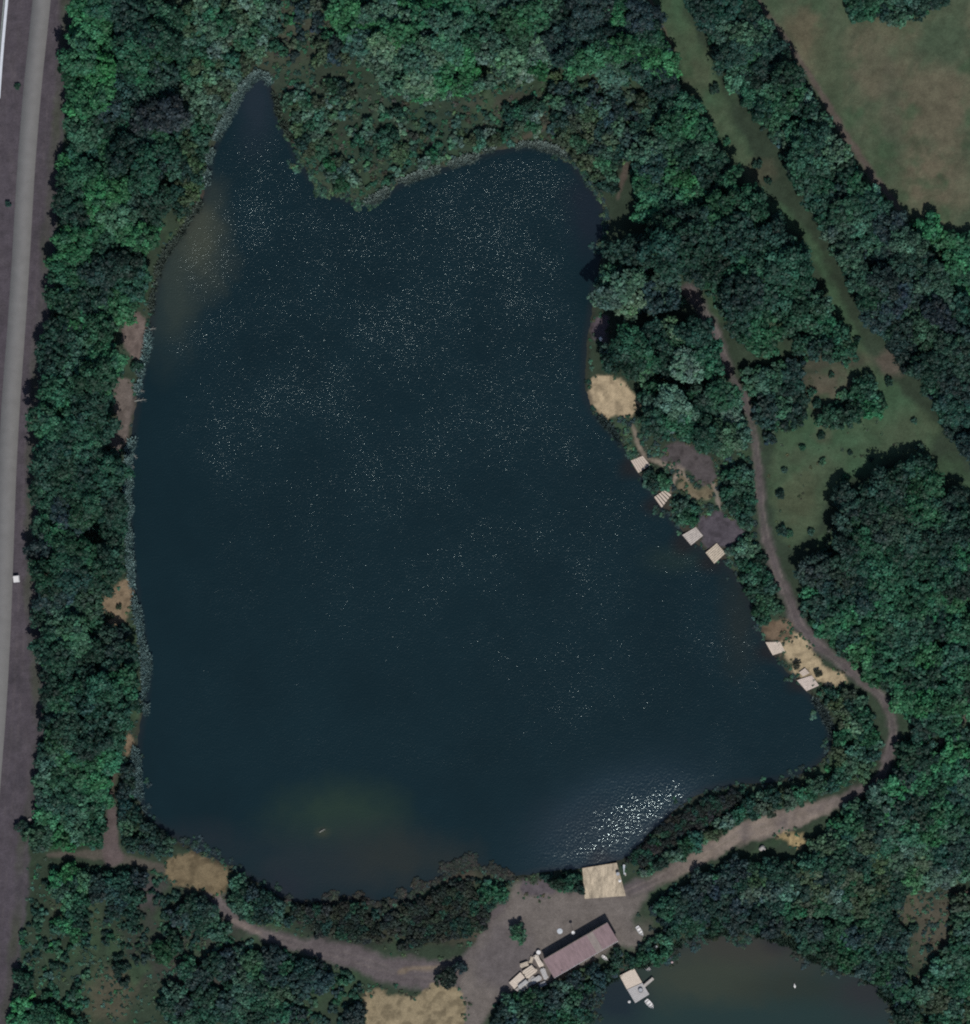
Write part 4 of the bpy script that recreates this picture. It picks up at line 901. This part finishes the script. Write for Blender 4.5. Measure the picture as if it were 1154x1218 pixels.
def swan(x, y, ang):
    w = W(x, y)
    pts = [(-.75,0,.34,.03),(-.6,0,.32,.13),(-.35,0,.24,.24),(0,0,.2,.29),(.3,0,.2,.22),(.45,0,.28,.11),(.55,0,.45,.06),(.56,0,.65,.05),(.6,0,.8,.055),(.7,0,.83,.06),(.8,0,.79,.03)]
    mb = MB(); mb.tube([p[:3] for p in pts], [p[3] for p in pts], 12)
    root = mb.build('swan', mat_simple('white_feathers', (.8,.8,.78), .8, .06, 6), None, (w[0], w[1], 0), ang, True)
    tag(root, 'white swan swimming on the murky pond', 'swan')
    MB().tube([(.79, 0, .79), (.93, 0, .75)], [.028, .01], 8).build('beak', M_ORANGE, root)
    for s in (-1, 1):
        MB().tube([(.25, s * .17, .32), (-.1, s * .25, .37), (-.5, s * .12, .38), (-.72, s * .03, .4)], [.06, .11, .08, .02], 8).build('wing', bpy.data.materials['white_feathers'], root, smooth=True)
swan(945.4, 1172.5, math.radians(100))

# ------------------------------------------------------------------ building
A, B_, C_, D_ = [W(*p) for p in ((646,1140.5),(722,1096.5),(735.8,1117),(658.5,1162))]
bc = ((A[0] + B_[0] + C_[0] + D_[0]) / 4, (A[1] + B_[1] + C_[1] + D_[1]) / 4)
ba = math.atan2(B_[1] - A[1], B_[0] - A[0]); BL_ = math.hypot(B_[0] - A[0], B_[1] - A[1]) ; BW_ = 6.25
bz = .56
bd = bpy.data.objects.new('lakeside_building', None); COL.objects.link(bd); bd.location = (bc[0], bc[1], bz); bd.rotation_euler = (0, 0, ba)
tag(bd, 'long low building with a plain mauve sheet roof in the gravel yard', 'building')
L2, W2 = BL_ / 2 - .25, BW_ / 2 - .3
mb = MB(); mb.box((0, W2, 1.45), (2 * L2, .12, 2.9)); mb.box((0, -W2, 1.3), (2 * L2, .12, 2.6)); mb.box((L2, 0, 1.3), (.12, 2 * W2 - .13, 2.6)); mb.box((-L2, 0, 1.3), (.12, 2 * W2 - .13, 2.6))
mb.build('wall', M_WALL, bd)
mb = MB(); mb.box((0, 0, .05), (2 * L2 + .3, 2 * W2 + .3, .12)).build('floor_slab', M_CONC, bd)
# roof: corrugated sheet, shallow slope down to the south side
nc = 88; Vv = []; F = []
for i in range(nc * 2 + 1):
    xx = -BL_ / 2 + BL_ * i / (nc * 2); dz = .035 if i % 2 else 0
    for yy, zz in ((-BW_ / 2, 2.72), (0, 2.90), (BW_ / 2, 3.08)): Vv.append((xx, yy, zz + dz))
for i in range(nc * 2):
    for j in range(2): F.append([i * 3 + j, (i + 1) * 3 + j, (i + 1) * 3 + j + 1, i * 3 + j + 1])
n0 = len(Vv)
Vv += [(v[0], v[1], v[2] - .12) for v in Vv[:n0]]
F += [[n0 + k for k in f[::-1]] for f in F]
for i in range(nc * 2):
    F.append([i * 3, n0 + i * 3, n0 + (i + 1) * 3, (i + 1) * 3]); F.append([i * 3 + 2, (i + 1) * 3 + 2, n0 + (i + 1) * 3 + 2, n0 + i * 3 + 2])
me = bpy.data.meshes.new('roof'); me.from_pydata(Vv, [], F); me.materials.append(M_ROOF); me.update(); rf_ = link('roof', me, bd)
M_ROOF2 = mat_simple('weathered_roof_sheet', (.24, .205, .19), .7, .18, 1)
MB().box((BL_ / 2 - 6.2, .0, 2.955), (2.1, BW_ - .1, .015), rx=math.atan2(.36, BW_)).build('repair_sheet', M_ROOF2, rf_)
MB().box((0, BW_ / 2 + .05, 2.98), (BL_, .1, .16)).build('fascia', mat_simple('fascia_board', (.35,.30,.22), .8, .15, 2), bd)
MB().tube([(-BL_ / 2, -BW_ / 2 - .07, 2.6), (BL_ / 2, -BW_ / 2 - .07, 2.6)], .06, 8).build('gutter', M_GREYM, bd)
for xx in (-8, -5, -1.5, 5, 8):
    f = MB().box((xx, W2 + .07, 1.6), (1.3, .05, 1.0)).build('window', M_WHITE, bd); MB().box((xx, W2 + .1, 1.6), (1.14, .03, .84)).build('pane', M_GLASS, f)
for xx in (-7, -2, 3, 8):
    f = MB().box((xx, -W2 - .07, 1.5), (1.3, .05, 1.0)).build('window', M_WHITE, bd); MB().box((xx, -W2 - .1, 1.5), (1.14, .03, .84)).build('pane', M_GLASS, f)
dr = MB().box((2, W2 + .08, 1.1), (1.0, .06, 2.05)).build('door', M_DARKW, bd); MB().box((2.35, W2 + .14, 1.1), (.05, .06, .16)).build('handle', M_GREYM, dr)
MB().lathe([(.1, 0), (.1, .5), (.16, .52), (.02, .62)], (-7.9, -2.6, 2.75)).build('flue', M_GREYM, bd)
# dish on a pole
w = W(681.5, 1107.8); ds = bpy.data.objects.new('satellite_dish', None); COL.objects.link(ds); ds.location = (w[0], w[1], .56); tag(ds, 'small round white dish on a pole in front of the building', 'dish')
MB().tube([(0, 0, 0), (0, 0, 3.3)], .05, 8).build('pole', M_GREYM, ds)
dd = MB().lathe([(.02, .0), (.25, .03), (.45, .14), (.5, .22), (.46, .2), (.2, .06)], (0, 0, 3.35), 18).build('dish', M_WHITE, ds)
MB().tube([(.3, 0, 3.5), (0, 0, 3.95)], .02, 6).build('feed_arm', M_GREYM, dd)
w = W(666, 1107.5); s_ = MB().lathe([(.75, 0), (.85, .02), (.8, .07), (.1, .1)], (0, 0, 0), 16).build('manhole_slab', M_CONC, None, (w[0], w[1], .57)); tag(s_, 'pale round slab on the gravel left of the white dish', 'slab')

# timber terrace and clutter at the building's west end
deck('terrace', [(605.5,1168.5),(619,1156),(625,1163),(612,1176)], 'bright cream timber terrace section at the outer west end of the building', 'terrace', mat_simple('bright_boards', (.68,.59,.50), .7, .1, 2), 8, 1.25, gap=.1)
deck('terrace', [(612.5,1177),(634,1160),(640,1166),(619,1181)], 'grey timber terrace strip below the bright cream terrace', 'terrace', mat_simple('grey_boards', (.40,.38,.36), .8, .3, 2), 12, 1.05, across=True)
def stack(x, y, rz, L, Wd, n, label, mat, name='timber_stack', seed=0):
    w = W(x, y); root = bpy.data.objects.new(name, None); COL.objects.link(root); root.location = (w[0], w[1], .57); root.rotation_euler = (0, 0, rz); tag(root, label, 'timber')
    r = random.Random(seed)
    for k in range(n):
        mb = MB(); m_ = 4
        for j in range(m_): mb.box((r.uniform(-.12, .12), (j - 1.5) * Wd / m_, 0), (L * r.uniform(.8, 1), Wd / m_ * .86, .09))
        mb.build('board_layer', mat, root, (r.uniform(-.1, .1), r.uniform(-.1, .1), .06 + .14 * k), r.uniform(-.12, .12))
CB = [mat_simple('cut_boards', c_, .8, .18, 2) for c_ in ((.62,.54,.45), (.53,.46,.37), (.46,.46,.46), (.68,.61,.53))]
stack(630, 1155, .7, 3.6, 2.6, 8, 'big heap of cream boards between the cream terrace and the building', CB[0], seed=3)
stack(623.5, 1147, .35, 2.6, 1.3, 6, 'short pile of cream boards nearest to the gravel yard', CB[1], seed=5)
stack(640.5, 1142.5, -1.05, 4.0, 1.2, 9, 'narrow cream plank pile against the end wall of the building', CB[3], seed=8)
stack(647.5, 1158, -1.15, 3.6, 1.3, 5, 'narrow grey plank pile at the bush side corner of the building', CB[2], seed=9)
stack(638, 1165, .6, 3.2, 1.5, 5, 'mixed grey plank pile on the bush side of the terrace', CB[2], seed=12)
stack(645.5, 1170.5, .4, 2.4, 1.2, 3, 'low grey plank pile half hidden by the bushes behind the terrace', CB[2], seed=14)
stack(632, 1141.5, 1.3, 2.0, .9, 4, 'small loose pile of tan boards below the round cream table', CB[1], seed=15)
stack(622, 1170, .7, 3.4, 1.0, 10, 'tall grey plank pile along the grey terrace strip', CB[2], seed=16)
lathe_thing('garden_table', 640.6, 1132.4, .57, [('table_top', [(.05,.72),(.62,.72),(.66,.75),(.62,.78),(.05,.79)], M_WHITE), ('leg', [(.3,0),(.3,.05),(.06,.1),(.06,.72)], M_WHITE)], 'small round cream table at the upper tip of the timber heap', 'table')
# items on the verge
w = W(19.8, 688.6); cb = bpy.data.objects.new('utility_cabinet', None); COL.objects.link(cb); cb.location = (w[0], w[1], .57); cb.rotation_euler = (0, 0, .1); tag(cb, 'small square white cabinet on the verge right beside the road', 'cabinet')
MB().box((0, 0, .55), (1.5, 1.7, 1.1)).build('body', M_WHITE, cb); MB().box((0, 0, 1.15), (1.62, 1.82, .1)).build('lid', M_WHITE, cb); MB().box((.77, 0, .55), (.04, 1.3, .9)).build('door', M_GREYM, cb); MB().box((0, 0, .02), (1.8, 2.0, .1)).build('plinth', M_CONC, cb)
def sacks(x, y, offs, label, name='rubbish_sack'):
    w = W(x, y); root = bpy.data.objects.new('sack_heap', None); COL.objects.link(root); root.location = (w[0], w[1], zat(x, y)); tag(root, label, 'sacks')
    for k, (ox, oy, r) in enumerate(offs):
        mb = MB(); mb.lathe([(.1 * r, 0), (.8 * r, .05), (r, .3 * r), (.8 * r, .65 * r), (.3 * r, .85 * r), (.1 * r, r)], (0, 0, 0), 9).build('sack', M_WHITE, root, (ox, oy, 0), k)
sacks(49.5, 770, [(-.4, 1.1, .5), (-.1, .4, .55), (.1, -.2, .6), (.3, -.8, .5), (.7, .1, .35)], 'heap of white sacks at the verge edge in front of the trees')
sacks(46, 782, [(0, 0, .45), (.4, .1, .3)], 'two small grey white sacks just below the big sack heap')
sacks(714.6, 403, [(0, .1, .55), (.05, -.35, .4)], 'small bright white bundle on the grey beach of the east bank')
w = W(51, 588); cs = bpy.data.objects.new('plastic_sheet', None)
Vv = []; F = []
for i in range(13):
    t = i / 12; ang_ = math.radians(175 + 95 * t); cxx, cyy = 2.6 * math.cos(ang_) + 1.6, 2.4 * math.sin(ang_) + 1.2; wd = .45 * math.sin(math.pi * (t * .9 + .08)) + .08
    for s in (-1, 0, 1): Vv.append((cxx + s * wd * math.cos(ang_), cyy + s * wd * math.sin(ang_), .15 + .25 * (1 - abs(s)) + .08 * math.sin(i * 2.1)))
for i in range(12):
    for j in range(2): F.append([i * 3 + j, i * 3 + j + 1, (i + 1) * 3 + j + 1, (i + 1) * 3 + j])
me = bpy.data.meshes.new('plastic_sheet'); me.from_pydata(Vv, [], F); me.materials.append(M_WHITE); me.update()
ps = link('plastic_sheet', me, None, (w[0], w[1], zat(51, 588))); md = ps.modifiers.new('thickness', 'SOLIDIFY'); md.thickness = .03
tag(ps, 'curled white plastic sheet at the verge edge in front of the trees', 'plastic sheet')
w = W(955, 797)
# small pale stones
def rock(x, y, r, label, col=(.4,.38,.36)):
    mb = MB(); w = W(x, y); v = IV * (1 + .12 * np.random.default_rng(int(x)).standard_normal(len(IV)))[:, None] * np.array([r, r * .8, r * .6])
    me = bpy.data.meshes.new('rock'); me.from_pydata([tuple(a) for a in v], [], [list(map(int, f)) for f in IF]); me.materials.append(mat_simple('pale_stone', col, .9, .15, 2)); me.update()
    tag(link('rock', me, None, (w[0], w[1], zat(x, y) + r * .25)), label, 'rock')
rock(402, 101, 1.0, 'pale boulder on the marsh near the lake notch'); rock(641, 134, .8, 'pale boulder below the lone dark bush on the brown marsh')
rock(36, 975, .8, 'pale rock on the verge near the crossing path', (.35,.31,.28)); rock(42, 925, .5, 'small pale rock on the verge low on the left')
rock(907, 1009, 1.1, 'long pale rock beside the wide part of the south east track'); rock(1089, 980, .9, 'pale grey rock in the south east scrub')

# parapet at top left
pp = [(11.5,-40,3.4),(9.0,0,3.4),(6.6,20,3.6),(4.6,45,3.4),(2.3,70,3.0),(.6,95,2.4),(-1.5,125,2.4)]
xs, ys, ws = ribbon(pp, 0, 40)
def bar(name, off, wd, z0, z1, mat, parent):
    mb = MB()
    for i in range(len(xs) - 1):
        a = (xs[i] + off, ys[i]); b = (xs[i + 1] + off, ys[i + 1])
        q4 = [W(a[0] - wd / 2, a[1]), W(a[0] + wd / 2, a[1]), W(b[0] + wd / 2, b[1]), W(b[0] - wd / 2, b[1])]
        mb.prism([(u - parent.location[0], v - parent.location[1]) for u, v in q4][::-1], z0, z1)
    return mb.build(name, mat, parent)
w = W(6, 30); pr = bpy.data.objects.new('parapet_wall', None); COL.objects.link(pr); pr.location = (w[0], w[1], .5); tag(pr, 'pale blue white parapet wall running along the far side of the verge', 'parapet')
bar('wall', 0, 2.6, 0, .8, M_CONC, pr); bar('coping', 0, 3.4, .8, .92, mat_simple('coping_stone', (.66,.70,.76), .7, .1, 1), pr); bar('kerb', -3.6, 1.4, 0, .2, mat_simple('mossy_kerb', (.22,.26,.25), .9, .2, 1), pr)

# ------------------------------------------------------------------ light, world, camera
el = math.radians(50); az = math.atan2(.24, -.97)         # azimuth from +Y towards +X
sv = Vector((math.sin(az) * math.cos(el), math.cos(az) * math.cos(el), math.sin(el)))
sl = bpy.data.lights.new('sun', 'SUN'); sl.energy = 3.2; sl.angle = math.radians(.53); sl.color = (1, .955, .9)
so = bpy.data.objects.new('sun', sl); COL.objects.link(so); so.rotation_euler = sv.to_track_quat('Z', 'Y').to_euler(); so.location = (0, -200, 300)
wd_ = bpy.data.worlds.new('World'); sc.world = wd_; wd_.use_nodes = True
sk = wd_.node_tree.nodes.new('ShaderNodeTexSky'); sk.sky_type = 'NISHITA'; sk.sun_disc = False; sk.sun_elevation = el; sk.sun_rotation = az
bg = wd_.node_tree.nodes['Background']; bg.inputs['Strength'].default_value = .055; wd_.node_tree.links.new(sk.outputs[0], bg.inputs['Color'])
cam = bpy.data.cameras.new('camera'); co = bpy.data.objects.new('camera', cam); COL.objects.link(co); sc.camera = co
HC = 1100.0
co.location = (0, 0, HC + .5); co.rotation_euler = (0, 0, 0); cam.sensor_fit = 'VERTICAL'; cam.angle = 2 * math.atan(609 * S / HC); cam.clip_start = 1; cam.clip_end = 20000
sc.view_settings.view_transform = 'Standard'; sc.view_settings.look = 'None'; sc.view_settings.exposure = 0; sc.view_settings.gamma = 1
sc.render.engine = 'CYCLES'
sc.cycles.use_denoising = False; sc.cycles.pixel_filter_type = 'BLACKMAN_HARRIS'; sc.cycles.filter_width = 2.1; sc.cycles.max_bounces = 5; sc.cycles.transparent_max_bounces = 4
